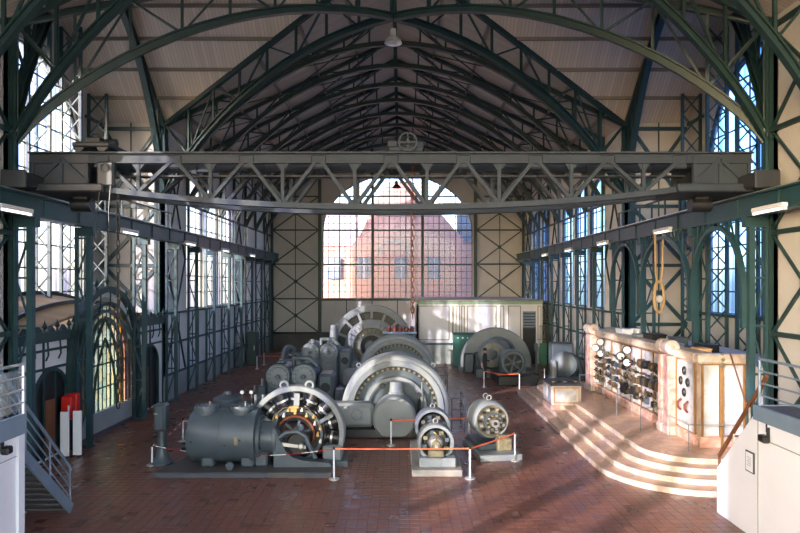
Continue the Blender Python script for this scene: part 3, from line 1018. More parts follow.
hw = thing('hoist_winch', 'small grey winch with a spoked hand wheel on the middle of the crane', 'winch', (.5, CY, ZT))
MB().cham(-.05, .95, CY - .1, CY + 1.5, ZT + .02, ZT + .16, .02).build('frame', M['crane'], hw)
MB().cham(-.1, .2, CY - .05, CY + .4, ZT + .16, ZT + .36, .03).build('gear_case', M['crane'], hw)
MB().disc(.15, (.45, CY + .7, ZT + .3), -.4, .4, 'X', 16).build('drum', M['cranedk'], hw, True)
MB().cham(.75, .98, CY, CY + .5, ZT + .16, ZT + .34, .03).build('motor', M['crane'], hw)
wh = MB().ring(.24, .285, (.5, CY - .22, ZT + .27), -.035, .035, 'Y', 28).build('hand_wheel', M['crane'], hw, True)
mb = MB()
for k in range(4):
    a = PI * k / 2
    mb.beam((.5, CY - .22, ZT + .27), (.5 + .26*math.cos(a), CY - .22, ZT + .27 + .26*math.sin(a)), .03, .045, (0, 1, 0))
mb.build('spokes', M['crane'], wh)
MB().disc(.06, (.5, CY - .22, ZT + .27), -.06, .2, 'Y', 12).build('hub', M['crane'], wh, True)

def chain(name, x, y, z0, z1, m, label, link=.16, thick=.02, parent_label='chain'):
    """hanging chain of oval links, alternately turned"""
    r = thing(name, label, parent_label, (x, y, z0))
    protos = []
    for q in range(2):
        pts = []
        for k in range(10):
            a = 2 * PI * k / 10
            u, w = .045 * math.cos(a), link * .62 * math.sin(a)
            pts.append((u, 0, w) if q else (0, u, w))
        t = MB().tube(pts, thick, 5, True)
        me_ = bpy.data.meshes.new('link')
        me_.from_pydata(t.v, [], t.f)
        me_.materials.append(m)
        protos.append(me_)
    n = int((z1 - z0) / link)
    for i in range(n):
        inst('link', protos[i % 2], r, (x, y, z1 - link * (i + .5)))
    return r
chain('lifting_chain', .66, CY + .7, 4.55, 9.6, M['rust'], 'long rusty lifting chain hanging from the middle winch of the crane')
MB().tube([(.60, CY + .7, 9.6), (.60, CY + .7, 4.4), (.68, CY + .7, 4.3), (.74, CY + .7, 4.4), (.74, CY + .7, 9.6)], .008, 5).build('hand_rope', M['rust'], bpy.data.objects['lifting_chain'])
chain('pull_chain', -8.1, 19.0, 1.9, 8.42, M['black'], 'dark hand chain hanging down beside the left crane column', .2, .022)

# rope sling with an oval block hanging under the right girder
r = thing('rope_sling', 'long looped rope sling with a pale oval block hanging under the right girder', 'sling', (10.3, 24.8, 4.6))
for q in (-.16, .16):
    MB().tube([(10.3 + q, 24.8, 7.66), (10.3 + q*.8, 24.8, 6.2), (10.3 + q*.4, 24.8, 5.7)], .045, 8).build('rope', M['rope'], r, True)
pts = [V(10.3 + .19*math.cos(2*PI*k/20), 24.8, 5.2 + .6*math.sin(2*PI*k/20)) for k in range(20)]
MB().tube(pts, .065, 8, True).build('loop', M['rope'], r, True)
MB().lathe([(0, -.07), (.12, -.07), (.15, 0), (.12, .07), (0, .07)], (10.3, 24.8, 5.12), 'Y', 16).build('block', M['marble_white'], r, True)

# ------------------------------------------------------------------ lamps
def pendant(x, y, z, R, label, power, zroof, m='lamp'):
    r = thing('pendant_lamp', label, 'lamp', (x, y, z), group='pendant lamps')
    MB().lathe([(0, .72*R*2), (.32*R, .7*R*2), (.34*R, .42*R*2), (.5*R, .36*R*2), (.86*R, .18*R*2), (R, 0), (R*.96, 0), (.8*R, .17*R*2), (.3*R, .36*R*2), (0, .36*R*2)], (x, y, z), 'Z', 28).build('shade', M[m], r, True)
    MB().disc(.3*R, (x, y, z + 1.44*R), 0, .18*R, 'Z', 16).build('cap', M[m], r, True)
    MB().tube([(x, y, z + 1.5*R), (x, y, zroof)], .018, 6).build('cord', M['black'], r)
    MB().lathe([(0, .1*R), (.3*R, .2*R), (.34*R, .5*R), (0, .72*R)], (x, y, z), 'Z', 16).build('bulb', M['whitepaint'], r, True)
    ld = bpy.data.lights.new('added_fill_spot', 'SPOT')  # added fill light for the hall; the lamp itself hangs unlit
    ld.energy = power
    ld.spot_size = math.radians(150)
    ld.spot_blend = .6
    ld.shadow_soft_size = .2
    ld.color = (1.0, .95, .88)
    lo = bpy.data.objects.new('added_fill_spot', ld)
    COL.objects.link(lo)
    lo.parent = r
    lo.location = (0, 0, -.05)
LP = 160
pendant(0, 24.6, 14.95, .34, 'silver dome pendant lamp hanging at the centre of the crossing', LP, 16.1)
pendant(0, 44.0, 12.3, .3, 'far dark bell lamp before the end window, the upper one', LP, 17.2, 'cranedk')
pendant(0, 50.2, 11.25, .3, 'far dark bell lamp before the end window, the lower one', LP, 17.2, 'cranedk')

n_s = 0
for sg, nm, ys in ((-1, 'left', (17.6, 25.0, 32.2, 38.6, 45.6)), (1, 'right', (17.4, 24.5, 31.8, 38.2, 44.6))):
    for i, y in enumerate(ys):
        x = sg * 10.3
        r = thing('strip_light', '%s white strip lamp along the %s crane girder counted from the viewer' % (ORD[i], nm), 'lamp', (x, y, 7.6), group='strip lamps on the girders')
        MB().cham(x - .08, x + .08, y - .75, y + .75, 7.72, 7.84, .02).build('housing', M['whitepaint'], r)
        MB().lathe([(0, -.7), (.035, -.7), (.035, .7), (0, .7)], (x, y, 7.685), 'Y', 10).build('tube', M['tube'], r, True)
        MB().b2(min(x, sg*10.41), max(x, sg*10.41), y - .05, y + .05, 7.74, 7.8).build('bracket', M['whitepaint'], r)
        MB().b2(x - .05, x + .05, y - .75, y - .7, 7.64, 7.73).b2(x - .05, x + .05, y + .7, y + .75, 7.64, 7.73).build('end_caps', M['whitepaint'], r)

# ------------------------------------------------------------------ entrance portal in the left transept
PC = 24.9
XP = -W
P3 = lambda u, v, w: (XP - w, u, v)
pt = thing('entrance_portal', 'ornate green and white entrance portal with coloured glass and spiky cresting', 'portal', (XP, PC, 0))
pop = (PC - 2.35, PC + 2.35, .85, 2.6, 2.6)
d1, d2 = (20.0, 22.0, .05, 2.0, .9), (28.2, 30.2, .05, 2.0, .9)
mb_w = wall('wall_panel', P3, YN + .2, YF - .2, 0, lambda u: 4.12 if abs(u - PC) > 2.9 else max(4.12, 2.6 + 2.95*math.sqrt(max(0, 1 - ((u-PC)/2.95)**2))), [pop, d1, d2], .12, M['white_panel'], '', pt)
el = lambda hw, rs, n=28: [V(0, PC - hw*math.cos(PI*i/n), 2.6 + rs*math.sin(PI*i/n)) for i in range(n + 1)]
def portal_arch(hw, rs, wd, h, name, m, xoff, zb=.0):
    pts = [V(0, PC - hw, zb)] + el(hw, rs) + [V(0, PC + hw, zb)]
    MB().sweep([p + V(XP + xoff, 0, 0) for p in pts], wd, h, (1, 0, 0)).build(name, M[m], pt)
portal_arch(2.85, 2.9, .3, .22, 'outer_arch', 'greendk', .05)
portal_arch(2.3, 2.35, .22, .12, 'inner_arch', 'greendk', .03)
portal_arch(1.95, 2.05, .2, .1, 'inner_arch', 'slate', -.02, .85)
portal_arch(1.45, 1.75, .18, .1, 'door_arch', 'greendk', -.02, .85)
for q in (-1, 1):                                   # pointed lancet inside the round arch
    pts = [V(XP + .0, PC + q*1.5*(1 - (t/12.0)**2.2), .85 + 3.55*t/12.0) for t in range(13)]
    MB().sweep(pts, .1, .07, (1, 0, 0)).build('lancet_bar', M['greendk'], pt)
    pts = [V(XP + .0, PC + q*.95*(1 - (t/12.0)**2.2), .85 + 2.75*t/12.0) for t in range(13)]
    MB().sweep(pts, .08, .05, (1, 0, 0)).build('lancet_bar', M['greendk'], pt)
MB().b2(XP - .02, XP + .1, PC - 2.3, PC + 2.3, 0, .85).build('plinth', M['plinth'], pt)
MB().b2(XP - .02, XP + .13, PC - 2.3, PC + 2.3, 0, .12).build('skirting', M['slate'], pt)
# coloured panes between the bars
tints = [('pale_green', (214, 222, 206)), ('pale_yellow', (226, 224, 200)), ('pale_mint', (200, 216, 206)), ('milk', (226, 232, 226)), ('deep_yellow', (222, 190, 110)), ('rose', (214, 184, 176)), ('dim_blue', (150, 170, 196)), ('olive', (150, 150, 110))]
GM = [glass_mat('portal_glass_' + n, c, .45) for n, c in tints]
rng = random.Random(3)
ztop = lambda y: 2.6 + 2.22*math.sqrt(max(0, 1 - ((y-PC)/2.2)**2))
ncol = 13
cw = 4.4 / ncol
for c in range(ncol):
    y0 = PC - 2.2 + c * cw
    z = .87
    zt2 = ztop(y0 + cw/2)
    while z < zt2 - .12:
        h = min(rng.choice((.3, .42, .55)), zt2 - z)
        g = GM[4] if c in (10,) else GM[5] if c in (11, 12) else GM[6] if c in (0, 1) and rng.random() < .4 else GM[7] if c in (0, 1) else GM[rng.choice((0, 0, 1, 2, 2, 3))]
        MB().b2(XP - .06, XP - .045, y0 + .012, y0 + cw - .012, z + .01, z + h - .01).build('pane', g, pt)
        z += h
for c in range(0, ncol + 1):
    y = PC - 2.2 + c * cw
    w = .09 if c % 3 == 2 else .03
    MB().b2(XP - .08, XP - .02, y - w/2, y + w/2, .85, ztop(min(max(y, PC - 2.15), PC + 2.15))).build('glazing_bar', M['greendk'], pt)
for z in (1.7, 2.6, 3.3):
    hw_ = 2.2 * (1 if z <= 2.6 else math.sqrt(1 - ((z - 2.6)/2.22)**2))
    MB().b2(XP - .08, XP - .02, PC - hw_, PC + hw_, z - .03, z + .03).build('glazing_bar', M['greendk'], pt)
# frame bars of the side panels, top beam, cresting and hanging scrolls
for a, b in ((YN + .2, PC - 2.85), (PC + 2.85, YF - .2)):
    MB().b2(XP - .02, XP + .14, a, b, 3.82, 4.14).build('top_beam', M['greendk'], pt)
    for z in (2.95, 3.55):
        MB().b2(XP, XP + .06, a, b, z - .04, z + .04).build('rail', M['greendk'], pt)
    n = max(2, int((b - a) / .72))
    for k in range(n + 1):
        y = a + (b - a) * k / n
        if k % 2 == 0:
            MB().b2(XP, XP + .05, y - .03, y + .03, .0, 3.85).build('post', M['greendk'], pt)
        MB().lathe([(0, 0), (.05, 0), (.03, .1), (.09, .18), (.05, .26), (.02, .32), (0, .42)], (XP + .06, y, 4.14), 'Z', 8).build('finial', M['greendk'], pt)
        MB().tube([(XP + .16, y, 3.82), (XP + .2, y - .05, 3.6), (XP + .16, y + .04, 3.4), (XP + .1, y, 3.22)], .03, 6).build('scroll', M['greendk'], pt)
        if k < n:
            y2 = y + (b - a) / n / 2
            mb = MB()
            mb.add([(XP, y2 - .22, 4.14), (XP, y2 + .22, 4.14), (XP, y2, 4.34), (XP + .1, y2 - .22, 4.14), (XP + .1, y2 + .22, 4.14), (XP + .1, y2, 4.34)], [(0, 1, 2), (5, 4, 3), (0, 3, 4, 1), (1, 4, 5, 2), (2, 5, 3, 0)])
            mb.build('crest', M['greendk'], pt)
for k in range(9):
    a = PI * (.12 + .76 * k / 8)
    y, z = PC - 2.95*math.cos(a), 2.6 + 3.0*math.sin(a)
    MB().lathe([(0, 0), (.07, 0), (.04, .12), (.1, .2), (.05, .3), (0, .45)], (XP + .06, y, z), 'Z', 8).build('finial', M['greendk'], pt)
    y1, z1 = PC - 2.75*math.cos(a), 2.6 + 2.8*math.sin(a)
    MB().tube([(XP + .2, y1, z1), (XP + .22, y1 - .05, z1 - .25), (XP + .16, y1 + .05, z1 - .5), (XP + .14, y1, z1 - .75)], .03, 6).build('scroll', M['greendk'], pt)
# side doors
for dd in (d1, d2):
    a, b = dd[0], dd[1]
    pts = [V(XP - .04, a, .05), V(XP - .04, a, 2.0)] + [V(XP - .04, (a+b)/2 - (b-a)/2*math.cos(PI*i/16), arch_v((a+b)/2 - (b-a)/2*math.cos(PI*i/16), dd)) for i in range(1, 16)] + [V(XP - .04, b, 2.0), V(XP - .04, b, .05)]
    dr = MB().add(pts + [p - V(.05, 0, 0) for p in pts], [tuple(range(len(pts)))] + [tuple(range(2*len(pts)-1, len(pts)-1, -1))]).build('side_door', M['black'], pt)
    MB().sweep([p + V(.06, 0, 0) for p in pts], .1, .1, (1, 0, 0)).build('door_frame', M['greendk'], dr)
    for y in (a + .66, a + 1.33):
        MB().b2(XP - .06, XP + .0, y - .04, y + .04, .05, arch_v(y, dd)).build('door_bar', M['greendk'], dr)
    MB().b2(XP - .05, XP - .01, a + .75, a + 1.3, .1, 1.9).build('door_panel', M['brownwood'], dr)
# boarded barrel vault behind the portal
zv = lambda y: 3.3 + 2.05*math.sqrt(max(0, 1 - ((y - PC)/5.6)**2))
ysv = [PC - 5.55 + 11.1*i/28 for i in range(29)]
zvx = lambda x, y: zv(y) - (zv(y) - 3.2) * .3 * (x + 14.1) / 2.8
xsv = [-14.1 + 2.8*i/6 for i in range(7)]
mb = MB()
ny = len(ysv)
mb.add([(x, y, zvx(x, y)) for x in xsv for y in ysv] + [(x, y, zvx(x, y) - .08) for x in xsv for y in ysv],
       [(i*ny + j, i*ny + j + 1, (i+1)*ny + j + 1, (i+1)*ny + j) for i in range(6) for j in range(ny - 1)] +
       [(7*ny + i*ny + j, 7*ny + (i+1)*ny + j, 7*ny + (i+1)*ny + j + 1, 7*ny + i*ny + j + 1) for i in range(6) for j in range(ny - 1)])
mb.build('vault', M['vaultwood'], pt, True)
for x in (-12.4, -13.9):
    MB().sweep([V(x, y, zvx(x, y) + .06) for y in ysv], .14, .14, (1, 0, 0)).build('vault_rib', M['black'], pt)

# ------------------------------------------------------------------ machines
def bolts(mb, o, R, n, axis='Y', r=.025, t0=-.03, t1=.0, a0=0.0):
    o = Vector(o)
    ax = {'X': V(1,0,0), 'Y': V(0,1,0), 'Z': V(0,0,1)}[axis]
    e1 = {'X': V(0,1,0), 'Y': V(0,0,1), 'Z': V(1,0,0)}[axis]
    e2 = ax.cross(e1)
    for k in range(n):
        a = a0 + 2 * PI * k / n
        c = o + e1 * (R * math.cos(a)) + e2 * (R * math.sin(a))
        mb.lathe([(0, t0), (r, t0), (r, t1)], c, axis, 6)
    return mb

def eyebolt(parent, c, r, m, side=(0, 1, 0), t=.03):
    c = Vector(c)
    s_ = Vector(side).normalized()
    u = s_.cross(V(0, 0, 1)).normalized()
    pts = [c + u * (r * math.cos(2*PI*k/14)) + V(0, 0, r * math.sin(2*PI*k/14)) for k in range(14)]
    return MB().tube(pts, t, 6, True).build('lifting_eye', m, parent, True)

# ---- front compressor -----------------------------------------------------------------
co = thing('compressor', 'dark grey horizontal compressor cylinder on a low plinth at front left', 'compressor', (-4.6, 19.9, 0))
D = M['machinedk']
MB().add([(-6.95, 18.8, 0), (-1.75, 18.8, 0), (-1.75, 20.9, 0), (-6.5, 20.9, 0), (-6.95, 18.8, .16), (-1.75, 18.8, .16), (-1.75, 20.9, .16), (-6.5, 20.9, .16)],
         [(0,3,2,1),(4,5,6,7),(0,1,5,4),(1,2,6,5),(2,3,7,6),(3,0,4,7)]).build('plinth', M['wainscot'], co)
MB().b2(-6.95, -3.6, 18.76, 18.82, .02, .14).b2(-2.55, -1.9, 18.76, 18.82, .02, .14).build('plinth_edging', M['slate'], co)
cy, cz, cr_ = 19.85, 1.02, .80
cyl = MB().lathe([(0, -6.18), (.62, -6.18), (.74, -6.14), (cr_, -6.05), (cr_, -5.16), (cr_ + .008, -5.15), (cr_ + .008, -5.13), (cr_, -5.12), (cr_, -4.28), (cr_ + .04, -4.27), (cr_ + .04, -4.1), (cr_ - .12, -4.08), (0, -4.08)], (0, cy, cz), 'X', 40).build('cylinder', D, co, True)
mb = MB(); bolts(mb, (-6.18, cy, cz), .58, 16, 'X', .03, -.03, .01); mb.build('cover_bolts', D, cyl)
for x in (-5.7, -4.6):
    f = MB().lathe([(0, .72), (.0, .94), (.36, .94), (.37, .9), (.37, .82), (.33, .81), (.33, .55)][::-1], (x, cy - .1, cz), 'Z', 28).build('valve_cover', D, cyl, True)
    mb = MB(); bolts(mb, (x, cy - .1, cz + .94), .3, 12, 'Z', .022, 0, .03); mb.build('cover_bolts', D, f)
    MB().tube([(x + .1, cy - .1, cz + .94), (x + .1, cy - .1, cz + 1.06)], .02, 6).build('valve_stem', M['steel'], f)
for x in (-5.55, -4.35):
    MB().cham(x - .2, x + .2, cy - .55, cy + .5, .16, .55, .06).build('foot', D, co)
MB().lathe([(0, 0), (.12, 0), (.12, .3), (0, .3)], (-6.48, cy, cz - .35), 'X', 16).build('rod_gland', M['black'], co, True)
MB().disc(.13, (-4.8, 19.0, .28), 0, .1, 'Y', 18, b=.03).build('drain_cover', D, co, True)
for x, z in ((-5.95, 1.0), (-4.5, 1.05), (-4.95, .9)):
    MB().disc(.035, (x, cy - .78, z), -.05, .1, 'Y', 8).build('plug', M['black'], co)
MB().box((-4.62, cy - .795, 1.02), (.1, .03, .24)).build('name_plate', M['oilbrass'], co)
# neck and open crank guide
MB().lathe([(.66, -4.08), (.66, -3.98), (.5, -3.96), (.5, -3.62), (.58, -3.6), (.58, -3.5), (0, -3.5)], (0, cy, cz - .08), 'X', 30).build('neck', D, co, True)
mb = MB(); bolts(mb, (-3.98, cy, cz - .08), .6, 14, 'X', .03, 0, .06); mb.build('flange_bolts', D, co)
MB().cham(-4.15, -3.75, 19.4, 20.2, .16, .6, .05).build('foot', D, co)
# guide casting: a box whose upper edge is scooped out in front of the generator
gx = [(-3.55, 1.4), (-3.45, 1.2), (-3.35, .9), (-3.2, .65), (-3.0, .46), (-2.7, .36), (-2.3, .32), (-2.0, .3), (-1.85, .28), (-1.8, .16), (-3.55, .16)]
n = len(gx)
MB().add([(x, 19.35, z) for x, z in gx] + [(x, 19.75, z) for x, z in gx], [tuple(range(n - 1, -1, -1)), tuple(range(n, 2*n))] + [(i, (i+1) % n, n + (i+1) % n, n + i) for i in range(n)]).build('crank_guide', D, co)
MB().disc(.36, (-2.85, 19.9, .8), -.3, -.1, 'Y', 30, .2, .05).build('crank_disc', M['black'], co, True)
MB().beam((-3.6, 19.5, .85), (-2.6, 19.5, .74), .1, .1, (0, 1, 0)).build('connecting_rod', M['steel'], co)
cb = MB().tube([(-3.45, 19.45, 1.0), (-3.2, 19.45, 1.18), (-2.85, 19.45, 1.22), (-2.6, 19.45, 1.05), (-2.48, 19.45, .75), (-2.3, 19.45, .4)], .07, 10).build('bearing_bow', D, co, True)
MB().disc(.09, (-2.72, 19.4, .8), -.12, .1, 'Y', 16, b=.03).build('shaft_end', M['steel'], co, True)
# valve pot, pipes and gauges behind the cylinder
MB().lathe([(0, 0), (.42, 0), (.42, 1.75), (.47, 1.77), (.47, 1.85), (.3, 1.95), (.12, 1.98), (.1, 2.08), (0, 2.08)], (-5.55, 21.6, 0), 'Z', 26).build('valve_pot', D, co, True)
MB().tube([(-5.2, 21.6, 1.6), (-4.4, 21.6, 1.6), (-4.2, 21.6, 1.4), (-4.2, 21.6, 0)], .18, 14).build('pipe', D, co, True)
for x in (-4.95, -4.65):
    gg = MB().disc(.075, (x, 21.2, 2.12), -.05, .02, 'Y', 18).build('gauge', M['black'], co, True)
    MB().disc(.058, (x, 21.2, 2.12), -.06, -.05, 'Y', 18).build('dial', M['plinth'], gg)
    MB().tube([(x, 21.2, 2.05), (x, 21.3, 1.6)], .02, 6).build('stem', M['brass'], gg)
MB().tube([(-4.65, 21.5, 1.6), (-4.6, 21.5, 2.3)], .04, 8).build('lever', M['black'], co)
MB().cham(-4.6, -3.9, 21.2, 22.0, 0, 1.9, .08).build('oil_pump', D, co)
for q in range(3):
    MB().tube([(-4.5 + q*.25, 21.15, 1.7), (-4.5 + q*.25, 21.15, 2.05)], .05, 8).build('oil_cup', M['machinemid'], co, True)

# ---- open front generator ring ---------------------------------------------------------
ge = thing('open_generator', 'open dynamo ring with dark poles, copper commutator and brass brushes', 'generator', (-2.94, 20.3, .16))
gc = V(-2.94, 20.35, .95)
B_ = .17
MB().lathe([(1.26, -.2), (1.29, -.24), (1.4, -.24), (1.43, -.2), (1.43, .2), (1.4, .24), (1.29, .24), (1.26, .2)], gc, 'Y', 56, B_, True).build('stator_ring', M['machine'], ge, True)
for a in (75, 105):
    c = gc + V(1.45*math.cos(math.radians(a)), -.05, 1.45*math.sin(math.radians(a)))
    eyebolt(ge, c + V(0, 0, .03), .11, M['machine'], (0, 1, 0), .04)
for k in range(9):
    a = math.radians(-8 + k * 24.5)
    d = V(math.cos(a), 0, math.sin(a))
    po = MB().lathe([(0, .84), (.24, .84), (.24, .88), (.18, .9), (.18, 1.22), (.22, 1.23), (.22, 1.27)], gc + V(0, -.02, 0), d, 16).build('pole', M['black'], ge, True)
    MB().lathe([(.185, 1.0), (.195, 1.01), (.195, 1.06), (.185, 1.07)], gc + V(0, -.02, 0), d, 16).build('pole_band', M['steel'], po, True)
MB().lathe([(.5, -.1), (.84, -.1), (.84, .3), (.5, .3)], gc, 'Y', 48, B_, True).build('armature', M['black'], ge, True)
MB().lathe([(.72, -.34), (.8, -.34), (.8, -.3), (.72, -.3)], gc, 'Y', 48, B_, True).build('brush_ring', M['machinedk'], ge, True)
MB().lathe([(.52, -.38), (.58, -.4), (.58, -.1), (.52, -.1)], gc, 'Y', 48, B_, True).build('commutator', M['copper'], ge, True)
MB().lathe([(.44, -.36), (.52, -.38), (.52, -.2), (.44, -.2)], gc, 'Y', 48, B_, True).build('commutator_collar', M['black'], ge, True)
MB().lathe([(0, -.42), (.12, -.42), (.14, -.36), (.14, .5), (0, .5)], gc, 'Y', 20).build('shaft', M['steel'], ge, True)
for k in range(6):
    a = math.radians(k * 60 + 15)
    MB().beam(gc + V(.1*math.cos(a), -.2, .1*math.sin(a)), gc + V(.47*math.cos(a), -.2, max(B_ - gc.z + .05, .47*math.sin(a))), .08, .07, (0, 1, 0)).build('spoke', M['machinedk'], ge)
for k in range(15):
    a = math.radians(-15 + k * 15)
    R = .66 if k % 2 else .76
    c = gc + V(R*math.cos(a), -.4, R*math.sin(a))
    MB().box(c, (.07, .1, .07)).box(c + V(0, .06, .03), (.04, .1, .1)).build('brush', M['brass'] if k % 3 else M['steel'], ge)
for a in (88, 28, 152):
    a = math.radians(a)
    MB().beam(gc + V(1.22*math.cos(a), -.3, 1.22*math.sin(a)), gc + V(.78*math.cos(a), -.34, .78*math.sin(a)), .06, .16 if a > 1.4 and a < 1.7 else .1, (0, 1, 0)).build('stay', M['machine'], ge)
mb = MB()
mb.box(gc + V(-.03, -.44, .84), (.28, .1, .06)).box(gc + V(-.03, -.44, .76), (.18, .1, .12))
mb.build('terminal_block', M['brass'], ge)
for sg in (-1, 1):
    MB().tube([gc + V(.05*sg, -.44, .84), gc + V(.35*sg, -.42, .8), gc + V(.62*sg, -.42, .55), gc + V(.74*sg, -.42, .2)], .015, 6).build('cable', M['brass'], ge)
MB().cham(-4.15, -3.7, 20.0, 20.85, .16, .62, .04).build('foot', M['machinemid'], ge)
MB().cham(-2.15, -1.6, 20.0, 20.85, .16, .62, .04).build('foot', M['machinemid'], ge)
MB().b2(-4.4, -1.4, 19.98, 20.9, 0, .16).build('bed_plate', M['machinedk'], ge)

ge.scale = (1.07, 1.0, 1.05)
ge.location.x -= .06

# ---- two large enclosed generators ------------------------------------------------------
def enclosed_generator(yc, label):
    g = thing('enclosed_generator', label, 'generator', (.1, yc, 0), group='large enclosed generators')
    c = V(.1, yc, .86)
    A = M['machine']
    MB().lathe([(1.62, -.1), (1.66, -.3), (1.86, -.36), (1.9, -.3), (2.02, -.28), (2.1, -.2), (2.1, 1.0), (2.0, 1.1), (1.0, 1.12)], c, 'Y', 64, 0).build('casing', A, g, True)
    mb = MB()
    for k in range(46):
        a = 2 * PI * k / 46
        z = c.z + 1.56*math.sin(a)
        if z > .1:
            mb.box((c.x + 1.56*math.cos(a), yc - .12, z), (.09, .1, .09))
    mb.build('vent_blocks', M['oilbrass'], g, kind='stuff')
    MB().lathe([(1.5, .02), (1.62, .02), (1.62, -.1), (1.5, -.1)], c, 'Y', 64, 0, True).build('air_gap_ring', M['black'], g, True)
    MB().lathe([(0, .06), (1.5, .06), (1.5, .12), (0, .12)], c, 'Y', 56, 0).build('rotor_disc', M['machinedk'], g, True)
    MB().lathe([(1.02, -.06), (1.1, -.12), (1.22, -.12), (1.26, -.02), (1.26, .1), (1.02, .1)], c, 'Y', 56, 0, True).build('inner_rim', A, g, True)
    # bearing housing: a drum with its axis toward the viewer, neck on top
    h = MB().lathe([(0, -1.5), (.72, -1.5), (.8, -1.42), (.82, -1.3), (.82, -.5), (.74, -.4), (.7, -.2), (.7, .05)], V(.05, yc, .72), 'Y', 44, .1).build('bearing_housing', A, g, True)
    MB().lathe([(.3, .6), (.3, .85), (.26, .87), (.24, 1.25), (0, 1.25)], V(.12, yc - .55, .72), 'Z', 22).build('neck', A, h, True)
    MB().disc(.1, (-.42, yc - .25, 1.75), -.1, .1, 'Y', 16).build('oil_hole', M['black'], h, True)
    MB().tube([(.95, yc - .3, .2), (.98, yc - .3, 1.3), (.98, yc - .3, 1.42)], .05, 8).build('lever', M['black'], g, True)
    MB().disc(.1, (.98, yc - .36, 1.42), 0, .12, 'Y', 14).build('lever_knob', M['black'], g, True)
    MB().tube([(1.15, yc - .3, .1), (1.1, yc - .3, 1.9)], .03, 8).build('pipe', M['machinemid'], g, True)
    # crosshead guide running left to the engine
    MB().cham(-2.7, -.7, yc - 1.25, yc - .45, .35, 1.25, .14).build('guide', A, g)
    MB().lathe([(.36, -1.25), (.44, -1.24), (.44, -1.1), (.36, -1.1)], V(0, yc - .85, .82), 'X', 24, None, True).build('guide_flange', A, g, True)
    pcs = MB().disc(.2, (-1.35, yc - 1.25, .85), -.06, .02, 'Y', 20, b=.03).build('inspection_cover', A, g, True)
    MB().cham(-3.0, 1.3, yc - 1.4, yc + .2, 0, .36, .04).build('bed', M['black'], g)
    for sx, sz in ((1.5, 1.78), (-1.5, 1.78)):
        eyebolt(g, (.1 + sx*.97, yc + .1, .86 + sz*.93), .08, A, (0, 1, 0), .028)
    return g
enclosed_generator(25.0, 'nearer big grey drum generator with a round bearing housing in front')
enclosed_generator(34.4, 'farther big grey drum generator half hidden behind the nearer one')

# ---- steam cylinder blocks of the two sets -----------------------------------------------
def engine_block(yc, label, mm):
    e = thing('engine_block', label, 'engine', (-4.2, yc, 0), group='twin cylinder engine blocks')
    A = M[mm]
    for x in (-4.75, -3.7):
        MB().cham(x - .46, x + .46, yc + .02, yc + 1.9, 0, 1.75, .08).build('cylinder_casing', A, e)
        MB().lathe([(.3, .0), (.5, .0), (.52, .06), (.52, .14), (.47, .16), (.47, 1.75), (.52, 1.78), (.52, 1.9), (0, 1.9)], (x, yc, 1.9), 'Y', 34).build('cylinder', A, e, True)
        cv = MB().lathe([(0, -.1), (.2, -.14), (.38, -.1), (.4, -.06), (.47, -.06), (.47, .02)], (x, yc, 1.9), 'Y', 30).build('cylinder_cover', M['machine'] if mm == 'machinemid' else M['machinemid'], e, True)
        mb = MB(); bolts(mb, (x, yc - .06, 1.9), .42, 14, 'Y', .022, -.03, .0); mb.build('cover_bolts', M['machinedk'], cv)
        mb = MB()
        mb.disc(.1, (x, yc, 1.9), -.22, -.1, 'Y', 14, b=.02)
        mb.build('cover_boss', M['machinedk'], cv, True)
        mb = MB()
        for a in range(12):
            d = V(math.cos(a*PI/6 + .2), 0, math.sin(a*PI/6 + .2))
            mb.beam(V(x, yc - .1, 1.9) + d*.18, V(x, yc - .09, 1.9) + d*.36, .05, .04, (0, 1, 0))
        mb.build('cover_ribs', M['machinedk'], cv)
        MB().disc(.3, (x, yc, 1.05), -.07, .02, 'Y', 24, b=.03).build('lower_cover', A, e, True)
        MB().lathe([(0, 0), (.2, 0), (.2, .1), (.12, .12), (.12, .2), (0, .2)], (x, yc + .9, 2.36), 'Z', 18).build('top_valve', A, e, True)
    MB().cham(-4.35, -4.1, yc + .2, yc + 1.6, 0, 2.2, .05).build('steam_chest', A, e)
    MB().tube([(-4.25, yc + .9, 2.0), (-4.25, yc + .9, 2.55), (-3.6, yc + .9, 2.55), (-3.25, yc + .9, 2.2)], .12, 12).build('steam_pipe', A, e, True)
    MB().cham(-3.2, -2.5, yc + .3, yc + 1.6, 0, 1.95, .12).build('distance_piece', A, e)
    MB().disc(.2, (-2.85, yc + .3, 1.4), -.05, .02, 'Y', 20, b=.02).build('side_cover', M['black'], e, True)
    MB().cham(-2.55, -2.05, yc + .5, yc + 1.4, 0, 1.25, .1).build('frame', A, e)
    MB().cham(-5.7, -5.25, yc + .3, yc + 1.5, 0, 1.5, .1).build('side_chest', A, e)
    MB().tube([(-5.45, yc + .2, 1.5), (-5.45, yc + .2, 1.8)], .06, 8).build('oil_cup', M['machinemid'], e, True)
    MB().b2(-5.9, -2.0, yc - .15, yc + 2.0, 0, .12).build('bed_plate', M['machinedk'], e)
    return e
engine_block(26.3, 'nearer twin cylinder engine block with two round bolted covers', 'machinedk')
engine_block(35.6, 'farther twin cylinder engine block with pale round covers', 'machinemid')

